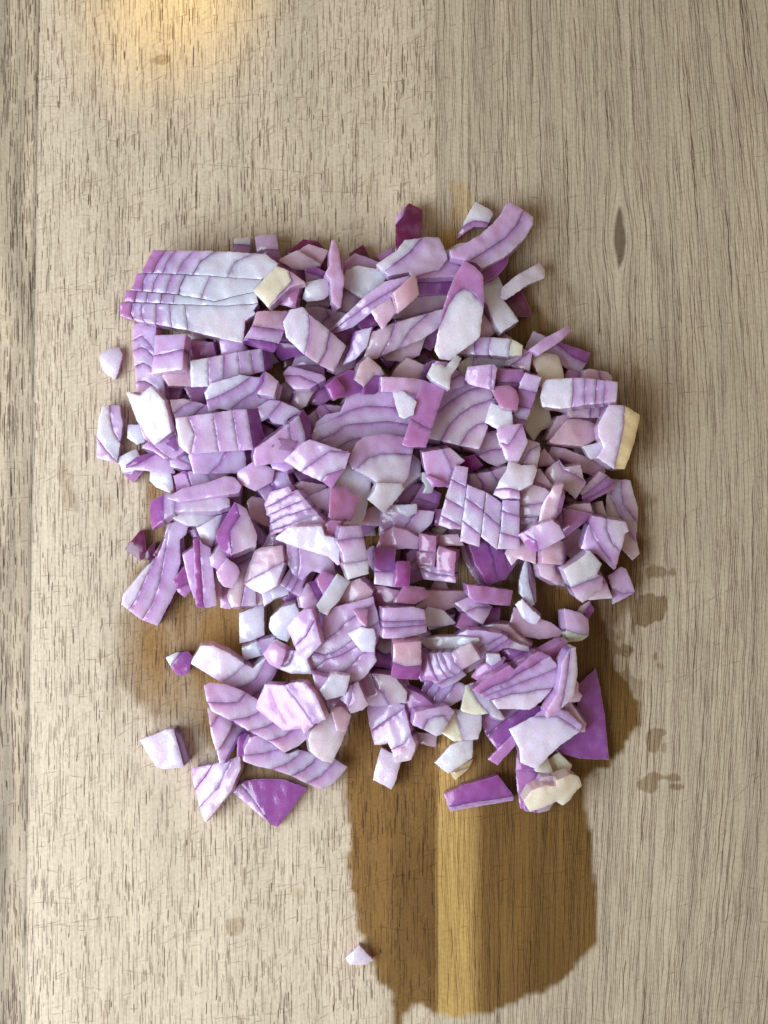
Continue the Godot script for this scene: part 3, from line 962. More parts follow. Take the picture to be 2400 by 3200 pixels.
	p(6, "onion_fan", "L P P P", 7.5, [450,1250, 620,960, 560,910, 640,780, 880,640, 1120,690, 1110,740, 1140,800, 1130,880, 1200,900, 1100,1100, 1060,1130, 1080,1180, 1000,1390, 830,1360, 640,1300], [[570,1010,740,870,900,780,1060,735,1150,745], [610,1320,700,1150,820,1030,960,940,1130,880,1220,890], [810,1380,900,1220,990,1150,1100,1130]], "brownish pink fan of arched layers right of the upright purple-topped slab")
	p(6, "onion_slice", "L L", 5.0, [440,560, 520,420, 620,430, 780,560, 800,640, 690,670, 620,730, 520,700], [[640,680,640,600,790,520]], "lilac slice with a lobed left end, under the slender white spike")
	p(8, "onion_sliver", "W", 3.5, [455,600, 500,510, 580,530, 620,560, 740,410, 765,430, 740,490, 650,620, 640,740, 560,700, 490,650], [], "slender white spike pointing up right above the brownish pink fan")
	p(8, "onion_chunk", "L P", 6.0, [890,600, 920,490, 1170,470, 1190,500, 1160,690, 1010,660, 920,630], [[1160,460,1150,700]], "frosty pale roll with a purple lower edge on top of the brownish pink fan", "frost")
	p(6, "onion_slice", "V V", 6.0, [1160,690, 1180,490, 1410,500, 1430,610, 1400,760, 1330,730, 1150,710], [[1160,600,1290,605,1440,625]], "purple two-layer slice right of the frosty pale roll")
	p(7, "onion_strip", "L V L V L", 6.0, [1425,620, 1470,540, 1600,575, 1500,900, 1410,1160, 1310,1310, 1230,1280, 1190,1150, 1330,1090, 1380,870], [[1400,675,1580,715], [1370,860,1530,880], [1330,965,1480,1005], [1290,1090,1440,1130]], "ladder-like column of purple and lilac segments at the right of the brownish fan")
	p(8, "onion_dice", "R", 4.5, [1135,740, 1300,730, 1360,780, 1385,870, 1370,960, 1240,945, 1190,860], [], "glossy rose dice lying against the ladder-like column", "wet")
	p(7, "onion_slab", "W", 5.0, [1090,1060, 1140,890, 1330,970, 1340,1090, 1200,1120], [], "white-lilac slab below the glossy rose dice")
	p(8, "onion_slice", "L L", 5.5, [1195,1150, 1290,1120, 1420,1110, 1470,1280, 1370,1480, 1280,1440, 1230,1290], [[1215,1285,1300,1305,1350,1230,1430,1100]], "arrow-shaped lilac slice at the foot of the ladder-like column")
	p(6, "onion_slice", "P P", 6.0, [1280,1420, 1380,1480, 1470,1310, 1590,1350, 1600,1400, 1560,1580, 1330,1520], [[1420,1570,1500,1420,1580,1370]], "pink slice with chevron joints under the arrow-shaped slice")
	p(5, "onion_slice", "P P", 6.0, [970,1390, 1060,1180, 1200,1150, 1250,1340, 1280,1450, 1180,1500, 1080,1460], [[970,1400,1120,1340,1270,1335]], "mauve slice below the brownish fan, right of the fuchsia chip")
	p(5, "onion_chip", "F", 4.0, [805,1430, 950,1395, 1020,1480, 880,1555, 800,1500], [], "vivid fuchsia chip in the gap under the brownish fan")
	p(6, "onion_dice", "L P", 6.5, [375,1350, 480,1330, 640,1310, 770,1420, 660,1500, 650,1600, 640,1680, 560,1660, 440,1600, 400,1490], [[575,1310,640,1430,665,1520,640,1700]], "speckled pink dice left of the fuchsia chip", "frost")

	at_region(1600, 1000, 500)
	p(6, "onion_stick", "L", 3.0, [160,345, 300,240, 560,100, 570,120, 440,240, 220,385, 200,370], [], "thin pale stick pointing up right across the tan slab at the right")
	p(2, "onion_slab", "M L", 4.0, [155,290, 230,140, 340,180, 450,240, 790,350, 760,430, 700,530, 600,500, 450,420, 280,350, 160,330], [[420,225,530,300,620,380,770,445]], "tan slab with a purple skin edge under the thin pale stick")
	p(4, "onion_chunk", "Y", 6.0, [215,440, 340,405, 450,420, 495,600, 500,690, 400,690, 330,800, 270,720, 260,580, 220,500], [], "rounded cream chunk with brown streaks left of the white-ended layered strip")
	p(6, "onion_strip", "W L L L L", 6.5, [340,840, 360,700, 400,670, 640,660, 850,680, 1080,715, 1070,880, 960,900, 760,910, 640,930, 520,940, 350,910], [[650,650,655,800,640,940], [772,670,770,920], [890,680,875,910], [980,690,960,905]], "layered strip with a white left end and purple right end near the right edge")
	p(5, "onion_strip", "P P V", 5.0, [520,945, 650,915, 780,900, 950,890, 910,1010, 780,1020, 560,1020], [[770,890,760,1030], [875,880,865,1020]], "mauve layered strip along the underside of the white-ended strip")
	p(3, "onion_dice", "V", 4.5, [520,650, 590,510, 700,540, 690,680, 510,680], [], "purple dice above the white-ended strip, right of the cream chunk")
	p(3, "onion_dice", "P P", 4.5, [690,680, 700,540, 750,520, 940,550, 980,590, 975,720], [[850,530,880,720]], "pinkish double dice behind the purple end of the white-ended strip")
	p(3, "onion_slab", "Y", 5.0, [100,1100, 150,880, 250,700, 345,900, 330,940, 370,1080, 250,1130, 180,1225, 110,1140], [], "yellowish tan slab right of the ladder-like column")
	p(5, "onion_chunk", "W T", 9.0, [860,1120, 970,920, 1120,930, 1260,1020, 1200,1280, 1110,1540, 1010,1540, 860,1440, 920,1340, 870,1220], [[1120,920,1110,1100,1070,1290,1015,1550]], "thick white chunk with a golden tan right side at the heap's right edge")
	plan[-1].tilt = 0.06
	p(3, "onion_slice", "P", 4.0, [310,1230, 420,1020, 560,1000, 890,1040, 930,1050, 860,1120, 720,1090, 560,1080, 380,1210], [], "mauve slice behind the blunt oval slice at the right")
	p(4, "onion_slice", "P", 5.0, [350,1285, 520,1080, 640,1070, 850,1120, 850,1200, 800,1250, 680,1320, 520,1310], [], "blunt oval pinkish slice left of the thick white and tan chunk")
	p(4, "onion_chip", "W", 3.5, [700,1320, 880,1275, 930,1340, 900,1370, 770,1420], [], "small greyish white chip against the thick white and tan chunk")
	p(3, "onion_plank", "P", 4.5, [370,1370, 390,1300, 500,1310, 700,1390, 930,1500, 940,1540, 910,1600, 700,1520, 520,1460], [], "smooth brownish pink plank below the blunt oval slice")
	p(2, "onion_chip", "P", 3.5, [620,1340, 700,1315, 740,1410, 640,1410], [], "dim chip between the brownish plank and the greyish chip")

	at_region(300, 1400, 500)
	p(1, "onion_chip", "W", 4.0, [600,245, 680,255, 790,290, 820,440, 800,470, 660,410, 595,350], [], "white angular chip at the left edge, under the pale pointed shard")
	p(4, "onion_strip", "M/ L P", 5.0, [820,290, 900,245, 1150,245, 1320,250, 1340,370, 1200,430, 900,435, 850,430], [[935,240,985,440], [1145,235,1200,440]], "strip with a magenta left end, above the lumpy pale strip")
	p(6, "onion_strip", "L", 5.0, [780,560, 920,480, 1100,440, 1350,355, 1440,365, 1500,440, 1480,490, 1330,520, 1100,555, 900,590], [], "lumpy pale lilac strip at the left of the heap", "frost")
	p(5, "onion_strip", "M/ L L", 5.0, [600,580, 780,530, 880,570, 1100,560, 1330,530, 1390,580, 1400,640, 1300,680, 860,700, 750,780, 630,835, 600,700], [[740,520,750,800], [865,550,860,720]], "pale strip with a magenta left corner under the lumpy strip")
	p(4, "onion_chunk", "W", 5.0, [720,700, 860,685, 1300,670, 1200,740, 1020,810, 930,815, 800,750], [], "white chunk under the strip with the magenta left corner")
	p(4, "onion_chunk", "W M", 6.0, [1020,815, 1240,690, 1330,670, 1260,900, 1260,960, 1180,1000, 1080,970], [[1265,675,1190,890]], "white lump with a magenta right side, left of the purple wet cube")
	p(6, "onion_cube", "M/ L", 7.5, [1270,900, 1430,630, 1530,690, 1640,960, 1630,1050, 1400,1150, 1300,1070, 1260,960], [[1440,615,1480,760,1380,930,1410,1170]], "wet purple cube with a magenta left face in the left of the heap", "wet")
	p(5, "onion_slice", "L L L", 5.0, [1390,1130, 1640,1040, 1720,1120, 1640,1250, 1570,1300, 1500,1240], [[1430,1180,1700,1070], [1500,1250,1700,1140]], "stack of thin lilac layers under the wet purple cube")
	p(0, "onion_dice", "D", 3.5, [305,1050, 460,860, 490,850, 520,1070, 460,1165], [], "dark magenta triangle piece at the heap's left edge")
	p(0, "onion_dice", "D", 3.0, [525,1080, 610,980, 600,1100, 550,1165, 515,1130], [], "small dark magenta piece right of the dark magenta triangle")
	p(2, "onion_slice", "D", 4.0, [600,1120, 700,960, 745,780, 800,740, 720,980, 640,1100], [], "narrow magenta slice along the upper left of the big translucent slice")
	p(3, "onion_slice", "W L L", 4.0, [745,790, 840,750, 915,800, 900,870, 830,920, 835,1170, 780,1370, 795,1450, 612,1807, 450,1740, 275,1590, 290,1500, 500,1250, 640,1100, 700,960], [[600,1110,497,1327,407,1537,340,1640], [705,1020,652,1327,582,1557,480,1740]], "big translucent three-layer slice sticking out at the lower left of the heap")
	p(2, "onion_slice", "V", 4.0, [825,900, 885,870, 905,1050, 890,1190, 815,1300], [], "purple slice along the right of the big translucent slice")
	p(1, "onion_slice", "D", 3.5, [780,1440, 840,1460, 760,1640, 640,1810, 600,1800, 700,1620], [], "dark red slice edging the big translucent slice's lower right")
	p(3, "onion_dice", "M V", 5.0, [780,1360, 900,1210, 960,1360, 950,1430, 880,1505, 830,1460], [[810,1440,900,1390,980,1410]], "small magenta dice right of the big translucent slice", "wet")
	p(4, "onion_strip", "L", 4.5, [900,1090, 990,1030, 1010,1060, 1020,1230, 1050,1500, 1010,1520, 960,1370, 920,1200], [], "slim lilac strip left of the upright magenta-striped strip")
	p(4, "onion_strip", "M L", 6.0, [1015,930, 1060,930, 1075,970, 1150,1010, 1170,1150, 1180,1300, 1210,1590, 1100,1620, 1040,1600, 1030,1500, 1020,1200], [[1060,920,1070,1150,1100,1640]], "upright strip with a magenta left stripe at the lower left")
	p(3, "onion_slice", "P", 5.0, [1165,1160, 1240,1020, 1260,1240, 1330,1440, 1320,1560, 1215,1590, 1185,1300], [], "mauve slice right of the upright magenta-striped strip")
	p(5, "onion_dice", "L", 5.0, [1165,1120, 1250,1010, 1335,1105, 1255,1230, 1180,1190], [], "small lilac diamond dice above the mauve slice at the lower left")
	p(5, "onion_dice", "L", 5.0, [1255,1250, 1350,1130, 1440,1200, 1455,1260, 1400,1400, 1320,1380, 1270,1310], [], "lilac dice right below the small diamond dice")
	p(2, "onion_chunk", "L", 5.0, [1300,1390, 1420,1380, 1440,1540, 1380,1650, 1310,1640], [], "glistening lilac chunk at the lower edge under the lilac dice", "wet")

	at_region(400, 1800, 500)
	p(3, "onion_slice", "P L", 5.5, [1000,0, 1080,60, 1150,-60, 1260,-40, 1320,180, 1325,320, 1110,350, 1070,250, 1130,100], [[1270,-60,1220,210,1195,360]], "two-layer slice hanging down left of the frosted lens-shaped slice")
	p(2, "onion_slice", "P", 4.5, [1300,110, 1390,130, 1410,300, 1335,320, 1325,190], [], "narrow mauve slice right of the hanging two-layer slice")
	p(2, "onion_dice", "W", 4.0, [1385,150, 1470,170, 1490,260, 1415,310], [], "pale dice between the narrow mauve slice and the cloudy white dice")
	p(3, "onion_dice", "W", 4.5, [1440,140, 1560,80, 1640,160, 1630,210, 1500,250, 1470,180], [], "cloudy white dice under the tip of the frosted lens-shaped slice")
	p(1, "onion_dice", "W", 5.5, [1175,400, 1300,350, 1390,320, 1395,600, 1280,650, 1175,675], [], "grey-white square dice on the wood in the lower left gap")
	p(1, "onion_strip", "W L", 4.0, [1195,715, 1340,650, 1500,610, 1530,690, 1370,770, 1210,820], [[1345,640,1375,780]], "short two-part strip just below the grey-white square dice")
	p(0, "onion_chip", "W M", 5.0, [395,850, 500,800, 620,790, 670,850, 620,1000, 560,1035, 500,1010, 450,940], [[430,950,500,850,550,780]], "loose magenta pebble-like piece with a pale corner at the lower left")
	p(4, "onion_strip", "W W L L", 5.0, [680,840, 770,675, 880,665, 1050,750, 1200,860, 1290,920, 1430,790, 1545,870, 1480,1000, 1430,1090, 1440,1190, 1420,1320, 1260,1210, 1090,1120, 960,1010], [[980,1030,1110,940,1210,840], [1080,1130,1250,1050,1330,980,1440,770], [1240,1230,1430,1080,1560,860]], "long white strip at the lower left, running down right under the frosted slab")
	p(6, "onion_dice", "L", 5.0, [1465,790, 1550,675, 1670,740, 1640,850, 1610,905, 1540,870], [], "lilac dice above the middle of the long white strip")

	at_region(750, 1400, 500)
	p(4, "onion_chunk", "P", 7.0, [50,600, 90,560, 220,590, 380,660, 390,860, 220,830, 80,750], [], "smooth grey-lilac chunk in the hollow left of the stepped fan")
	p(3, "onion_slice", "V", 5.0, [90,740, 140,770, 270,930, 250,1030, 210,1110, 150,1030, 110,860], [], "purple slice right of the wet purple cube")
	p(4, "onion_slice", "L M/", 5.0, [160,430, 290,370, 390,440, 380,560, 350,660, 250,560], [[300,360,330,500,340,680]], "slice with a magenta stripe left of the stepped fan's top")
	p(5, "onion_dice", "L", 6.0, [0,250, 160,150, 210,165, 340,230, 320,330, 160,420, 0,340], [], "plump pale lilac dice below the triangular wedge")
	p(5, "onion_dice", "L", 5.0, [320,120, 480,120, 575,170, 560,240, 500,270, 380,240], [], "small lilac dice below the rose chip on the wedge")
	p(4, "onion_dice", "M L", 5.0, [325,260, 390,240, 530,260, 570,370, 450,440, 340,340], [[370,235,400,340,470,450]], "dice with a magenta left half above the stepped fan")
	p(3, "onion_slice", "V", 5.0, [530,260, 580,180, 800,310, 930,370, 760,390, 600,370], [], "shaded purple slice under the left wing of the central fan")
	p(4, "onion_slice", "P", 4.5, [570,380, 620,345, 860,390, 830,490, 800,520, 660,490], [], "mauve slice between the left wing of the central fan and the stepped fan")
	p(4, "onion_slice", "P", 5.0, [680,500, 890,420, 930,500, 910,720, 850,600, 760,590], [], "pinkish slice right of the stepped fan, left of the square rose patch")
	p(5, "onion_slice", "L", 5.0, [340,870, 430,880, 500,920, 490,1020, 225,1060, 300,960], [], "lilac slice at the upper end of the frosted lens-shaped slice")
	p(6, "onion_slice", "P W", 4.5, [100,1385, 220,1070, 290,1040, 480,1020, 505,1180, 430,1400, 280,1480, 200,1440], [[90,1385,300,1280,510,1170]], "frosted lens-shaped slice, grey-lilac above and white below", "frost")
	p(6, "onion_fan", "L L L L L", 6.5, [330,560, 390,450, 570,395, 600,450, 660,430, 800,590, 930,740, 860,790, 760,770, 550,790, 380,860, 385,760, 390,680, 360,660], [[320,595,460,525,620,440], [350,672,540,585,710,515], [370,752,560,665,820,585], [365,835,470,800,570,765]], "stepped fan of five pink layers left of the rose patch")
	p(7, "onion_slab", "W", 4.5, [430,900, 560,800, 870,790, 900,880, 1010,900, 1040,1000, 1040,1150, 960,1060, 700,990, 560,950], [], "long off-white slab across the foot of the stepped fan")
	p(7, "onion_chunk", "L L W", 6.5, [1020,800, 1195,795, 1210,880, 1260,1100, 1280,1250, 1100,1300, 1060,1200, 1040,1050, 980,930], [[970,920,1120,890,1230,890], [1040,1150,1270,1120]], "wet pinkish chunk with a shiny white foot right of the long off-white slab", "wet")
	p(5, "onion_slice", "L L", 5.0, [485,930, 600,970, 920,1050, 960,1270, 720,1210, 630,1310, 550,1250, 490,1130], [[600,960,605,1170,580,1300]], "lilac slice spreading out below the long off-white slab")
	p(5, "onion_slab", "W", 4.5, [930,380, 1090,190, 1315,320, 1260,640, 1215,800, 900,740, 920,430], [], "flat off-white slab below the left wing of the central fan")
	p(6, "onion_slice", "R", 3.0, [930,430, 1085,430, 1090,480, 1200,530, 1120,745, 1050,720, 1030,790, 910,720], [], "translucent square rose slice on the flat off-white slab")
	p(6, "onion_dice", "R", 4.0, [865,800, 940,740, 1030,745, 1010,890, 920,900], [], "small rose dice between the square rose slice and the long off-white slab")
	p(6, "onion_chip", "W", 3.5, [1400,370, 1640,380, 1659,420, 1470,640, 1325,520, 1390,420], [], "shiny white chip hanging from the lower edge of the pale slab on the fan", "wet")
	p(4, "onion_slice", "P", 5.0, [1250,760, 1350,620, 1600,580, 1610,650, 1480,780], [], "mauve slice under the tip of the shiny white chip")
	p(3, "onion_slice", "V", 5.0, [1220,740, 1410,790, 1240,930], [], "purple slice between the shiny white chip and the wet pinkish chunk")
	p(6, "onion_slice", "L M", 6.0, [1255,1090, 1330,1035, 1420,1130, 1425,1360, 1290,1190], [[1340,1020,1345,1180,1425,1380]], "slice with a dark magenta right side, right of the wet pinkish chunk")
	p(6, "onion_chunk", "M P", 7.0, [1420,1060, 1600,1080, 1590,1270, 1570,1420, 1420,1400, 1425,1130], [[1410,1285,1600,1295]], "magenta-topped chunk with pink layers below, left of the dark hollow")
	p(4, "onion_dice", "P", 4.5, [590,1260, 720,1200, 770,1290, 680,1440, 590,1380], [], "lilac dice below the slice spreading from the long off-white slab")
	p(4, "onion_slice", "L L L", 5.0, [410,1420, 500,1280, 640,1360, 590,1450, 640,1560, 560,1520], [[450,1450,520,1300], [500,1500,590,1350]], "little stack of lilac layers right below the frosted lens-shaped slice")
	p(4, "onion_slice", "L M", 5.0, [600,1560, 680,1420, 770,1400, 850,1530, 800,1640, 700,1659, 620,1640], [[690,1420,740,1540,820,1650]], "lilac slice with a rose patch left of the white baton")
	p(4, "onion_dice", "V", 5.0, [780,1370, 830,1300, 940,1350, 920,1450, 850,1530, 800,1440], [], "mauve dice left of the upper end of the white baton")
	p(6, "onion_stick", "W", 5.0, [800,1640, 1000,1340, 1105,1400, 1020,1540, 1000,1580, 900,1680, 880,1720, 820,1690], [], "smooth white baton pointing up right in the lower middle")

	at_region(1200, 1400, 500)
	rows(7, "onion_slab", [
		["L L L L", 5.8, [740,180, 870,205, 855,380, 800,830, 690,830, 565,790, 640,510], [[690,315,860,405], [630,505,830,618], [585,682,815,805]]],
		["L L L", 6.1, [862,375, 1048,452, 1000,890, 980,1010, 790,950, 812,740], [[830,498,1050,650], [805,732,1010,888]]],
		["L L", 5.9, [1053,455, 1212,562, 1195,800, 1165,1040, 1000,905, 1030,640], [[1020,640,1210,808]]],
		["L L L", 6.3, [1218,535, 1390,540, 1390,910, 1395,1030, 1170,1030, 1202,800], [[1230,645,1410,705], [1190,855,1410,920]]]],
		"broad slab of staggered columns with slanting joints, right of the middle", "frost")
	plan[-1].tilt = 0.1
	p(7, "onion_dice", "V", 3.0, [445,280, 520,300, 630,360, 490,350], [], "purple sliver at the foot of the speckled pink dice")
	p(5, "onion_chip", "W", 3.5, [385,260, 440,270, 490,330, 460,440, 400,440, 420,380, 380,310], [], "small bluish white chip right of the tall white wedge")
	p(4, "onion_wedge", "W", 6.0, [265,80, 380,190, 380,330, 280,410, 205,470, 195,380], [], "tall grey-white wedge right of the pale slab on the central fan")
	p(5, "onion_slice", "P P P", 6.0, [870,370, 880,250, 1090,210, 1240,170, 1220,380, 1160,510, 1050,470], [[925,230,990,330,985,420], [1080,200,1160,310,1165,520]], "mauve layered slice behind the top of the staggered slab")
	p(8, "onion_chunk", "W L", 5.0, [1220,380, 1290,270, 1310,190, 1420,230, 1550,230, 1565,270, 1520,400, 1380,470, 1390,540, 1220,530, 1160,500], [[1150,455,1280,450,1400,480]], "bright white chunk on the top right corner of the staggered slab")
	p(5, "onion_slice", "L L", 5.0, [-10,600, 100,585, 340,600, 350,640, 510,655, 490,740, 360,870, 290,840, 120,790, -20,850], [[220,810,290,730,345,630]], "pale lilac slice left of the staggered slab")
	p(6, "onion_chip", "W", 2.5, [105,600, 330,590, 330,650, 260,680, 120,640], [], "white flake on the pale lilac slice left of the staggered slab")
	p(5, "onion_slice", "L", 5.5, [0,860, 120,785, 240,820, 355,890, 350,980, 230,970, 120,980, 30,1040, -60,1040], [], "bluish lilac slice directly below the one with the white flake")
	p(3, "onion_slice", "P", 5.0, [150,950, 320,970, 240,1070, 200,1050], [], "dull slice under the bluish lilac slice")
	p(3, "onion_slice", "V V", 5.0, [260,560, 370,380, 540,470, 490,620, 430,650], [[300,500,500,565]], "shaded two-layer purple slice left of the top of the staggered slab")
	p(2, "onion_slice", "V", 4.0, [80,570, 330,400, 370,390, 250,590], [], "shaded slice at the foot of the tall grey-white wedge")
	p(3, "onion_dice", "V", 5.0, [505,640, 600,640, 600,800, 500,770], [], "purple dice at the left edge of the staggered slab")
	p(2, "onion_dice", "Y", 4.0, [540,860, 690,820, 600,920], [], "pale dice peeping from under the staggered slab's lower left corner")
	rows(7, "onion_cluster", [
		["R", 8.0, [415,855, 595,880, 595,1042, 420,1030], []],
		["R", 7.5, [390,1036, 590,1048, 577,1200, 390,1168], []],
		["R", 7.8, [600,1050, 615,980, 800,1040, 782,1268, 590,1235], []],
		["L L", 6.5, [390,1174, 580,1207, 782,1276, 785,1365, 450,1335, 415,1250], [[390,1205,600,1285,800,1292]]]],
		"cluster of rose cubes stuck together in the lower middle of the heap")
	p(2, "onion_slice", "L", 5.0, [805,990, 880,1080, 1010,1410, 900,1270, 830,1130], [], "lilac edge slice along the left of the big plum wedge")
	p(3, "onion_wedge", "M M M", 7.0, [820,980, 990,930, 1160,1050, 1290,1030, 1330,1180, 1190,1370, 1020,1420, 900,1230], [[995,930,1040,1080,1140,1440], [1175,1050,1210,1160,1240,1350]], "big plum wedge with pale seams under the staggered slab")
	p(6, "onion_dice", "M", 5.0, [85,1440, 110,1210, 215,1210, 200,1440], [], "plum dice right of the magenta-topped chunk")
	p(5, "onion_dice", "R", 5.0, [-110,1410, 70,1430, 180,1460, 240,1540, 90,1620, -90,1620], [], "rose dice below the magenta-topped chunk")
	p(4, "onion_bar", "P", 5.0, [180,1455, 500,1465, 810,1480, 870,1560, 600,1640, 280,1630, 400,1540], [], "long lilac-tan bar below the dark hollow in the lower middle")
	p(5, "onion_slice", "R", 4.0, [180,1460, 380,1480, 430,1540, 270,1620, 100,1600], [], "shiny rose slice on the left end of the long lilac-tan bar", "wet")
	p(6, "onion_bar", "V", 5.5, [815,1400, 1000,1420, 1270,1470, 1250,1590, 1100,1570, 870,1530, 830,1480], [], "purple bar with a pale rim at the right end of the long lilac-tan bar")
	p(2, "onion_wedge", "P", 5.0, [545,1350, 600,1345, 655,1480, 500,1480], [], "small cone-shaped piece under the rose cube cluster")
	p(3, "onion_slice", "V V", 5.0, [210,1080, 390,960, 410,1120, 220,1260], [[210,1180,410,1070]], "shaded layered slice left of the rose cube cluster")
	p(2, "onion_dice", "V", 5.0, [250,1290, 400,1210, 440,1330, 260,1400], [], "dark purple dice left under the rose cube cluster")
	p(2, "onion_dice", "Y", 4.0, [190,1300, 265,1310, 240,1440, 180,1440], [], "pale sliver right of the plum dice")
	p(3, "onion_slice", "P", 5.0, [610,940, 790,930, 830,1010, 610,1010], [], "mauve slice behind the rose cube cluster")
	p(5, "onion_slice", "P P P", 6.0, [1390,480, 1550,370, 1659,400, 1740,460, 1640,550, 1580,700, 1560,740, 1390,830], [[1380,570,1560,545,1700,520], [1380,690,1480,682,1600,670]], "pink layered slice right of the staggered slab")

	at_region(1600, 1400, 500)
	p(3, "onion_slice", "P", 4.5, [270,60, 330,10, 430,130, 280,150], [], "dull mauve slice left of the two-layer pinkish slice below the plank")
	p(4, "onion_slice", "P P", 5.0, [350,240, 380,190, 470,115, 530,180, 680,160, 710,280, 735,330, 650,470, 580,400, 470,340, 370,300], [[480,110,530,190,640,230,730,300]], "two-layer pinkish slice below the smooth brownish plank")
	p(3, "onion_slice", "P V V", 5.0, [680,440, 860,250, 920,280, 1010,340, 1000,400, 830,480, 720,550], [[680,480,820,370,940,270], [690,540,850,450,1010,350]], "dark striped slice left of the translucent slice at the right edge")
	p(2, "onion_slice", "P L P", 4.0, [990,650, 1010,340, 1210,350, 1250,500, 1285,620, 1270,930, 1300,1090, 1250,1140, 1080,960, 1130,800, 980,700], [[1015,330,1030,500,1110,680,1140,800,1270,950], [1130,340,1150,580,1270,750]], "thin translucent slice with wine-red lines at the right edge of the heap")
	p(6, "onion_slab", "L L W", 5.0, [740,790, 790,680, 1110,740, 1135,810, 1105,820, 1060,1010, 1030,1210, 850,1040, 695,985], [[745,740,800,880,880,1000,980,1120], [920,690,925,800,980,930,1080,1020]], "square white-lilac slab with two violet lines at the right of the heap")
	p(5, "onion_slice", "R", 4.5, [820,1030, 1050,1000, 1030,1215, 930,1150], [], "rose slice under the lower right of the square white-lilac slab")
	p(5, "onion_slab", "V V", 5.0, [465,700, 500,600, 640,610, 800,655, 770,700, 640,790, 520,930], [[530,590,540,730,515,940]], "shaded purple slab left of the square white-lilac slab")
	p(4, "onion_slice", "P", 4.5, [500,620, 640,560, 790,555, 820,650, 760,660, 640,630], [], "mauve slice behind the shaded purple slab")
	p(4, "onion_dice", "P", 5.0, [490,970, 540,900, 640,800, 740,860, 710,1060, 620,1110], [], "grey-pink dice under the shaded purple slab")
	p(2, "onion_slice", "P P", 4.5, [820,600, 960,570, 1000,720, 910,710], [[890,580,915,720]], "small layered slice above the square white-lilac slab")
	p(6, "onion_bar", "V L", 6.0, [70,860, 220,760, 380,710, 440,760, 490,860, 330,950, 200,1015], [[110,830,230,900,250,1010]], "pale bar with a purple left corner right of the staggered slab's foot", "wet")
	p(4, "onion_slab", "P", 5.0, [-30,1110, 60,900, 200,1020, 250,1080, 250,1190, 80,1140, 20,1200], [], "mauve slab under the pale bar with the purple corner")
	p(5, "onion_cube", "P V/", 6.5, [250,1080, 330,985, 510,1010, 515,1130, 470,1210, 250,1190], [[455,990,450,1220]], "rosy cube with a purple right face at the lower right")
	p(3, "onion_slice", "P V", 5.0, [210,1180, 370,1190, 480,1240, 540,1430, 400,1410, 250,1330], [[375,1180,400,1290,480,1360,560,1430]], "grey mauve slice with a purple right edge under the rosy cube")
	p(5, "onion_plank", "W L", 5.5, [470,1230, 640,1120, 720,1060, 830,1180, 770,1280, 850,1320, 850,1420, 660,1545, 600,1500, 540,1400], [[530,1405,700,1335,880,1290]], "plump white plank with one joint below the square white-lilac slab")
	p(4, "onion_slice", "V P", 5.0, [770,1200, 870,1230, 980,1400, 1035,1550, 820,1570, 700,1540, 830,1420, 830,1310], [[820,1400,990,1412]], "pink slice behind the right of the plump white plank")
	p(3, "onion_slice", "R", 4.5, [720,1110, 810,1030, 890,1140, 800,1180], [], "rosy slice above the plump white plank")
	p(0, "onion_cube", "L L/", 7.0, [1000,1330, 1130,1240, 1180,1260, 1265,1480, 1260,1500, 1070,1620, 1040,1480], [[1020,1440,1140,1510,1280,1490]], "loose pinkish cube with a purple crease at the right edge of the heap")
	p(1, "onion_wedge", "W P/", 7.5, [90,1380, 150,1165, 220,1290, 240,1420, 240,1590, 205,1620, 90,1500], [[155,1150,175,1400,235,1610]], "frosty white wedge standing on the dark wet wood at the lower right", "frost")
	p(4, "onion_slice", "P", 4.5, [230,360, 270,220, 300,225, 420,380, 390,410], [], "tan-pink slice right of the bright white chunk")
	p(5, "onion_slice", "P V/", 6.0, [290,750, 320,560, 430,370, 500,350, 515,480, 480,620, 420,690], [[495,450,440,700]], "upright pink slice with a purple right edge, right of the layered pink slice")
	p(3, "onion_dice", "V", 5.0, [380,330, 590,400, 590,470, 520,520, 420,460], [], "purple dice between the upright pink slice and the two-layer slice")
	p(2, "onion_dice", "D", 4.0, [510,520, 690,480, 720,550, 510,610], [], "dark purple dice deep under the two-layer pinkish slice")

	at_region(850, 1800, 500)
	p(5, "onion_chunk", "P", 6.0, [700,210, 760,70, 960,10, 1010,50, 1075,120, 1055,200, 870,245, 700,265], [], "rounded pinkish chunk right of the white baton")
	p(5, "onion_slab", "L L L L L", 6.0, [570,390, 690,290, 860,250, 1050,195, 1105,420, 1120,530, 1065,680, 1060,770, 1080,820, 960,980, 890,1030, 790,1060, 750,1000, 640,1000, 450,940, 390,790, 540,640, 560,480], [[560,615,700,530,780,440,900,350,1100,230], [480,740,580,770,700,720,820,640,900,560,1130,420], [430,950,590,810,750,760,930,660,1110,590], [700,980,840,880,930,770,1100,680]], "large lilac slab with dashed slanting joints in the lower middle", "frost")
	plan[-1].tilt = 0.12
	p(7, "onion_chunk", "W", 3.5, [820,600, 930,540, 1050,560, 1070,640, 1050,770, 950,760, 880,680], [], "rounded white chunk with a purple rim on the large lilac slab")
	p(7, "onion_chip", "R", 2.0, [870,385, 980,380, 975,530, 920,480], [], "small rose chip on the large lilac slab, above the rounded white chunk")
	p(6, "onion_slice", "L L", 4.5, [240,480, 320,380, 400,310, 460,310, 500,400, 550,630, 400,790, 340,730, 300,630], [[320,650,420,560,500,410]], "pale two-layer slice on the left of the large lilac slab")
	p(5, "onion_slice", "L W", 4.5, [170,740, 330,725, 400,790, 450,930, 260,930, 120,890], [[120,900,240,850,300,720]], "bluish white slice below the pale two-layer slice")
	p(6, "onion_chip", "W", 3.5, [510,1140, 620,990, 780,1010, 740,1190, 560,1230], [], "white-lilac flap on the lower end of the large lilac slab")
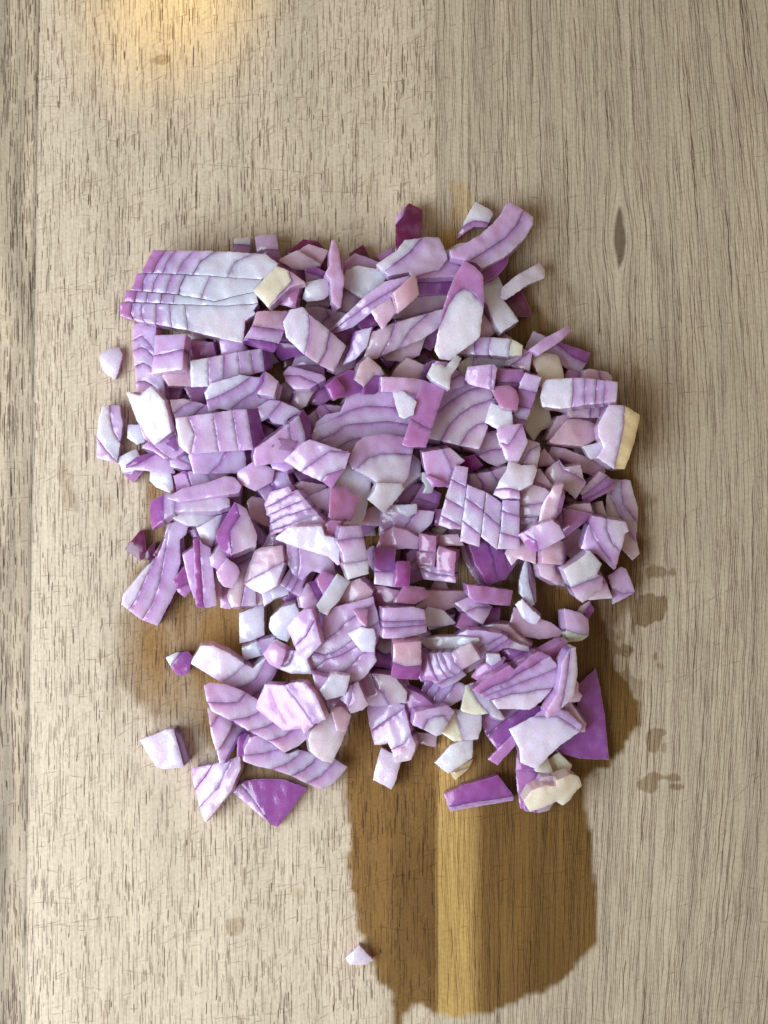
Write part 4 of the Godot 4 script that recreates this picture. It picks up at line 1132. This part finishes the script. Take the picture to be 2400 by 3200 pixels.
	p(5, "onion_slice", "L", 5.0, [450,940, 640,990, 630,1050, 520,1140, 480,1060], [], "lilac slice left of the white-lilac flap")
	p(5, "onion_slice", "L P", 5.0, [740,1190, 830,1060, 890,1040, 980,1250, 930,1290, 830,1330, 800,1230], [[845,1040,830,1190,790,1270]], "two-layer slice right of the white-lilac flap")
	p(4, "onion_slice", "L", 5.0, [560,1230, 740,1200, 800,1230, 830,1330, 940,1290, 940,1330, 720,1395, 600,1360], [], "lilac slice under the white-lilac flap")
	p(7, "onion_slab", "L L", 5.0, [0,1080, 160,1080, 330,1040, 390,1040, 500,1140, 600,1380, 490,1440, 400,1520, 370,1480, 180,1510, 90,1440, 0,1370, -90,1310, -60,1220], [[200,1060,330,1200,420,1330,500,1450]], "broad frosted slab with a ragged lower edge at the lower left", "frost")
	p(5, "onion_wedge", "W", 5.0, [370,1659, 400,1560, 520,1450, 600,1400, 660,1580, 723,1579, 650,1732, 587,1868, 498,1848, 390,1760], [], "smooth white wedge pointing down below the broad frosted slab")
	p(6, "onion_dice", "P", 4.5, [600,1390, 690,1380, 770,1460, 720,1600, 650,1590], [], "pink dice on the upper right of the smooth white wedge")
	p(4, "onion_slice", "L P", 5.5, [920,960, 1060,960, 1280,980, 1400,1150, 1390,1240, 1230,1250, 1080,1280, 980,1240, 930,1150], [[1060,950,1100,1080,1180,1140,1240,1270]], "two-tone lilac slice above the lobed slice in the lower middle")
	p(3, "onion_slice", "V", 5.0, [1290,1000, 1390,1060, 1420,1200, 1330,1140], [], "purple slice along the right of the two-tone lilac slice")
	p(1, "onion_dice", "W", 6.5, [0,480, 20,380, 130,280, 250,250, 300,350, 250,470, 160,620, 60,580], [], "grey-white rounded dice left of the large lilac slab")
	p(5, "onion_block", "L L L", 6.5, [1110,300, 1400,290, 1500,320, 1530,460, 1530,520, 1300,570, 1110,570], [[1100,412,1300,415,1520,412], [1100,476,1300,472,1550,458]], "block of three thin horizontal layers right of the large lilac slab")
	p(4, "onion_dice", "R", 5.0, [1055,110, 1230,130, 1240,290, 1090,300], [], "rose dice right of the rounded pinkish chunk")
	p(6, "onion_tile", "P M/", 6.5, [1245,610, 1300,600, 1490,600, 1490,1010, 1245,980], [[1235,780,1350,830,1500,820]], "upright tile, mauve above with a shiny magenta lower face", "wet")
	p(3, "onion_slice", "P M", 5.0, [1065,720, 1110,590, 1160,620, 1210,820, 1180,970, 1000,940], [[1050,800,1130,840,1220,830]], "mauve slice with a magenta foot left of the upright tile")
	p(3, "onion_slice", "P", 5.0, [1380,610, 1480,550, 1590,560, 1630,600, 1500,720, 1480,620], [], "dull slice behind the upper right of the upright tile")

	at_region(1250, 1800, 500)
	p(4, "onion_slice", "W", 4.5, [200,380, 280,300, 430,340, 545,455, 310,470, 205,470], [], "pale pointed slice right of the three-layer block")
	p(3, "onion_slice", "V P", 5.0, [280,470, 550,450, 540,520, 320,570], [[270,505,420,500,560,480]], "purple slice along the underside of the pale pointed slice")
	p(5, "onion_dice", "L L", 5.5, [550,300, 720,225, 820,290, 890,340, 800,490, 690,430, 620,370], [[630,380,740,335,900,335]], "dice with one curved joint below the long lilac-tan bar")
	p(4, "onion_dice", "R", 5.0, [560,520, 620,390, 740,440, 750,530, 610,560], [], "rose dice under the dice with one curved joint")
	p(3, "onion_dice", "M", 4.5, [830,460, 880,350, 1020,350, 1010,470, 900,510], [], "plum dice right of the dice with one curved joint")
	p(2, "onion_slice", "D", 4.0, [330,310, 560,310, 610,400, 550,450, 480,390], [], "dark wine slice under the long lilac-tan bar")
	p(4, "onion_fan", "L L V", 5.5, [570,590, 700,515, 870,520, 1050,560, 1130,620, 920,780, 830,760, 750,650], [[760,710,900,650,1060,560], [830,780,980,690,1130,590]], "mauve fan of layers above the spiky white slice's right end")
	p(3, "onion_slice", "P", 5.0, [850,510, 1000,475, 1140,480, 1220,570, 1370,680, 1340,740, 1200,670, 1110,620, 1040,570], [], "pinkish slice along the top right of the mauve fan")
	p(3, "onion_slice", "P M", 5.0, [990,760, 1130,630, 1340,700, 1350,740, 1200,800, 1100,810], [[1000,770,1150,700,1350,735]], "slice with a magenta lower half right of the mauve fan")
	p(3, "onion_chunk", "P", 5.5, [620,930, 830,740, 920,780, 850,890, 780,940, 660,1000], [], "greyish mauve chunk below the mauve fan")
	p(6, "onion_shard", "W", 3.5, [240,650, 400,610, 620,600, 810,610, 750,650, 600,690, 440,740, 330,720], [], "spiky white slice lying across the top of the ribbed block")
	p(6, "onion_block", "V L L L P", 6.5, [310,760, 440,740, 560,740, 750,650, 830,780, 660,880, 590,940, 420,1010, 290,1010, 270,850], [[320,750,370,900,430,1030], [410,740,450,880,520,990], [470,735,540,900,600,960], [560,730,600,830,670,900]], "ribbed block of five slanting layers in the lower right of the heap")
	p(5, "onion_slice", "L L", 5.0, [280,1010, 420,990, 600,930, 660,1020, 540,1100, 440,1140, 390,1110], [[380,1120,470,1070,580,970]], "lilac slice along the foot of the ribbed block")
	p(5, "onion_slice", "V", 5.0, [185,820, 290,780, 310,860, 300,960, 240,1090, 200,1030], [], "purple slice at the left end of the ribbed block")
	p(5, "onion_chunk", "V", 5.5, [790,1010, 850,910, 920,870, 1100,810, 1010,960, 870,1050], [], "violet chunk at the left of the great fan in the lower right")
	p(6, "onion_fan", "V L L W", 6.5, [755,1130, 850,1050, 1000,960, 1100,900, 1150,950, 1210,900, 1330,800, 1400,760, 1500,800, 1580,900, 1570,980, 1550,1090, 1410,1250, 1310,1320, 1000,1310, 930,1230, 860,1200], [[810,1160,960,1080,1100,1030,1160,980,1400,850], [850,1200,1190,1060,1400,985,1600,900], [910,1240,1120,1170,1260,1160,1400,1130,1570,1120]], "great fan of long pale layers in the lower right of the heap")
	plan[-1].tilt = 0.12
	p(5, "onion_slice", "V P", 5.0, [1110,910, 1160,820, 1340,740, 1370,760, 1600,640, 1660,640, 1640,760, 1500,830, 1400,880, 1170,960], [[1120,950,1300,860,1560,780,1670,700]], "purple-topped slice above the great fan")
	p(6, "onion_chip", "W", 3.0, [920,800, 1030,810, 1040,850, 960,900, 920,860], [], "small pale flake at the top left of the great fan")
	p(3, "onion_slice", "V L L P", 5.5, [215,1250, 290,1060, 420,1130, 620,1120, 680,1160, 690,1240, 600,1280, 490,1340, 390,1320], [[240,1270,300,1170,370,1080], [330,1290,430,1120], [390,1340,520,1200,570,1100]], "curved slice of four layers below the ribbed block")
	p(3, "onion_slice", "V", 5.0, [80,1130, 250,1200, 380,1320, 250,1370, 110,1480, 80,1400], [], "purple slice left under the four-layer curved slice")

	at_region(1550, 1800, 500)
	p(6, "onion_slice", "L W", 6.0, [600,830, 670,700, 710,695, 730,900, 700,1160, 600,1260, 460,1370, 450,1330, 560,1130, 580,1000], [[670,685,640,960,590,1270]], "pale upright blade along the right of the great fan")
	p(5, "onion_slice", "R", 4.5, [700,930, 770,1130, 690,1180], [], "small rose face at the right of the pale upright blade")
	p(5, "onion_chip", "P", 4.5, [620,1230, 700,1180, 830,1125, 850,1150, 840,1230, 880,1270, 860,1310, 680,1330], [], "ragged pink chip on the top of the large magenta triangle")
	p(1, "onion_wedge", "P", 6.5, [160,490, 200,350, 260,380, 420,450, 560,500, 670,580, 650,610, 460,635, 300,610, 230,560], [], "grey wedge with a dark purple edge on the wet wood at the right")
	p(3, "onion_bar", "W", 4.5, [245,270, 290,235, 360,310, 460,400, 430,450, 380,440, 320,400], [], "short cream-white bar lying on the grey wedge")
	p(1, "onion_cube", "L Y/", 7.0, [670,380, 810,420, 880,480, 875,640, 840,670, 740,680, 670,600], [[660,580,780,625,890,630]], "loose pale pink cube with a tan foot right of the grey wedge")
	p(0, "onion_leaf", "P M", 4.0, [820,410, 880,320, 970,260, 1010,350, 960,430, 890,480], [[860,470,930,350,990,270]], "small leaf-shaped piece with a magenta half behind the loose pale cube")

	at_region(400, 2150, 600)
	p(4, "onion_strip", "L L L L L", 6.0, [680,0, 720,-20, 850,0, 1000,60, 1160,160, 1300,220, 1440,300, 1540,390, 1540,420, 1460,490, 1350,540, 1240,460, 1070,370, 920,280, 750,200, 700,110], [[680,130,860,140,960,130,1020,50], [880,285,1030,265,1130,220,1180,150], [1050,375,1180,345,1280,300,1330,210], [1200,465,1350,420,1430,360,1470,280]], "upper of the two long scalloped strips at the lower left")
	p(3, "onion_strip", "L L L L L", 5.5, [990,560, 1000,470, 1040,385, 1090,375, 1240,460, 1350,545, 1450,510, 1600,560, 1760,610, 1853,680, 1756,790, 1659,845, 1560,800, 1400,710, 1230,640, 1100,610], [[970,518,1130,510,1270,480], [1200,655,1340,610,1440,550,1470,500], [1380,720,1500,670,1590,610,1610,550], [1520,790,1640,740,1700,680,1780,600]], "lower of the two long scalloped strips at the lower left")
	p(3, "onion_slice", "P L", 5.0, [700,200, 760,200, 790,220, 900,280, 850,400, 770,530, 740,440, 720,330], [[720,340,800,220]], "lilac slice under the upper scalloped strip's left end")
	p(2, "onion_slice", "L M", 4.5, [770,530, 880,320, 930,310, 1020,390, 960,420, 950,470, 920,480, 840,640, 800,650], [[830,660,940,440]], "slice with a magenta right side left of the lower scalloped strip")
	p(1, "onion_chip", "M", 3.5, [930,300, 1040,350, 1020,410, 930,340], [], "magenta chip in the gap between the two scalloped strips")
	p(2, "onion_chip", "M", 4.0, [945,570, 950,430, 1010,400, 1000,560], [], "magenta chip at the left end of the lower scalloped strip")
	p(1, "onion_slice", "L L P", 4.5, [590,710, 800,660, 990,600, 1000,680, 920,870, 800,1020, 700,1135, 660,1010, 620,870], [[610,875,700,760,770,650], [650,1025,820,850,930,620]], "triangular three-layer slice at the bottom left, pointing down")
	p(0, "onion_skin_piece", "L M", 3.5, [910,900, 980,820, 1060,800, 1180,790, 1350,800, 1535,870, 1400,1060, 1290,1200, 1240,1180, 1080,1040], [[960,820,1080,960,1240,1190]], "glossy magenta piece with a lilac left edge at the bottom left", "wet")
	p(0, "onion_cube", "W P/", 8.5, [110,450, 250,400, 320,365, 390,360, 440,420, 510,650, 460,685, 310,700, 250,680, 170,560], [[395,350,455,560,490,700]], "loose bluish grey-white cube on the board at the lower left", "frost")

	at_region(1000, 2200, 450)
	p(4, "onion_slice", "L L P", 5.0, [590,10, 850,-30, 1000,0, 1030,120, 1080,300, 1130,440, 1120,500, 1080,590, 930,630, 890,480, 840,400, 720,430, 680,430, 620,200], [[620,295,720,230,830,150,1000,30], [870,495,1030,420,1110,290]], "lobed lilac slice with forked foot at the bottom middle")
	p(0, "onion_dice", "W", 5.5, [620,870, 640,760, 680,600, 710,515, 900,610, 925,650, 870,870, 820,975, 730,920], [], "loose pinkish white dice on the wet wood below the lobed slice", "wet")
	p(4, "onion_chunk", "L W", 6.0, [1040,180, 1060,60, 1250,20, 1420,0, 1480,60, 1410,180, 1340,300, 1290,310, 1140,220], [[1130,240,1195,130,1272,92,1385,88,1430,170]], "white-bellied lilac chunk between the lobed slice and the cream wedges")
	p(0, "onion_chip", "P", 3.0, [1100,330, 1340,350, 1330,490, 1150,450], [], "dull translucent chip on the wet wood under the white-bellied chunk")

	at_region(1350, 2150, 550)
	p(3, "onion_wedge", "Y W", 5.5, [45,390, 150,250, 460,280, 460,400, 430,500, 330,510, 220,520, 100,440], [[230,250,310,540]], "broad cream wedge in the lower right, above the wet white dice")
	p(4, "onion_wedge", "Y W", 5.0, [275,230, 325,20, 390,0, 470,80, 560,190, 655,320, 600,310, 510,260, 400,275, 290,245], [[345,10,430,180,520,280]], "cream wedge with a long tapering point above the broad cream wedge")
	p(2, "onion_dice", "W", 6.0, [50,710, 180,560, 280,510, 370,510, 365,650, 150,790], [], "wet shiny white dice at the edge of the yellow wood strip", "wet")
	p(0, "onion_chip", "T T", 3.0, [170,780, 260,720, 380,680, 340,760, 220,865], [[170,800,350,745]], "thin tan shavings under the wet shiny white dice")
	p(0, "onion_bar", "M L/", 6.5, [120,1010, 300,920, 620,830, 770,1030, 765,1070, 480,1120, 180,1180], [[190,1120,400,1070,790,1020]], "magenta bar with a white front edge, lowest of the large pieces")
	p(1, "onion_slab", "V M", 4.5, [470,280, 570,160, 680,120, 900,160, 1050,200, 770,470, 620,560, 520,430], [[530,430,650,330,900,150]], "wet magenta slab with a bright glint between the cream and the white wedge", "wet")
	p(1, "onion_strip", "V", 3.5, [550,660, 640,560, 760,450, 800,480, 610,695], [], "narrow purple tail below the wet magenta slab")
	p(4, "onion_wedge", "L W", 6.5, [750,410, 960,300, 1060,230, 1110,210, 1270,250, 1390,370, 1380,410, 1200,530, 1070,650, 980,750, 850,700, 840,570, 790,490], [[980,285,1180,280,1310,360,1395,420]], "big smooth white wedge in the lower right")
	p(2, "onion_chip", "M", 4.0, [810,720, 830,580, 860,690, 970,740, 960,790, 810,780], [], "magenta chip under the foot of the big white wedge")
	p(1, "onion_skin_piece", "M", 3.0, [1190,590, 1280,480, 1380,320, 1390,150, 1370,0, 1535,-147, 1570,0, 1610,250, 1650,660, 1400,650], [], "large flat magenta triangle at the right bottom of the heap")
	p(3, "onion_chunk", "P", 5.5, [1220,210, 1280,150, 1350,160, 1480,340, 1470,400, 1400,390, 1390,350, 1270,250], [], "shiny grey-pink chunk between the big white wedge and the magenta triangle", "wet")
	p(1, "onion_flake", "Y", 3.0, [1080,680, 1130,640, 1190,600, 1300,710, 1280,770, 1140,780], [], "ragged tan flake below the large magenta triangle")
	p(2, "onion_flake", "Y", 3.0, [960,760, 1060,680, 1100,790], [], "small pale flake between the white wedge's foot and the ragged tan flake")
	p(1, "onion_chunk", "V", 4.5, [810,790, 1010,790, 1000,880, 870,930, 830,1000, 850,1120, 820,960], [], "wet purple piece holding the knobbly cream piece at the bottom right", "wet")
	p(3, "onion_chunk", "Y", 6.0, [835,1010, 900,910, 1000,870, 1130,880, 1130,820, 1260,780, 1330,810, 1355,880, 1280,940, 1250,990, 1190,1040, 1130,1000, 1000,1050, 890,1100], [], "knobbly curved cream piece at the bottom right")
	p(2, "onion_slice", "P", 4.0, [1000,800, 1080,790, 1180,840, 1100,890, 960,890], [], "pale slice behind the knobbly cream piece")
	p(1, "onion_slice", "V P", 4.0, [840,1010, 850,1130, 960,1145, 1060,1130, 1130,1040, 1100,1000, 960,1020], [[960,1000,940,1160]], "mauve slice under the lower edge of the knobbly cream piece")

	at_region(900, 2200, 1500)
	p(0, "onion_chip", "W", 3.0, [200,880, 245,835, 292,885, 270,897, 215,897], [], "tiny white triangle alone near the bottom, left of the wet patch")
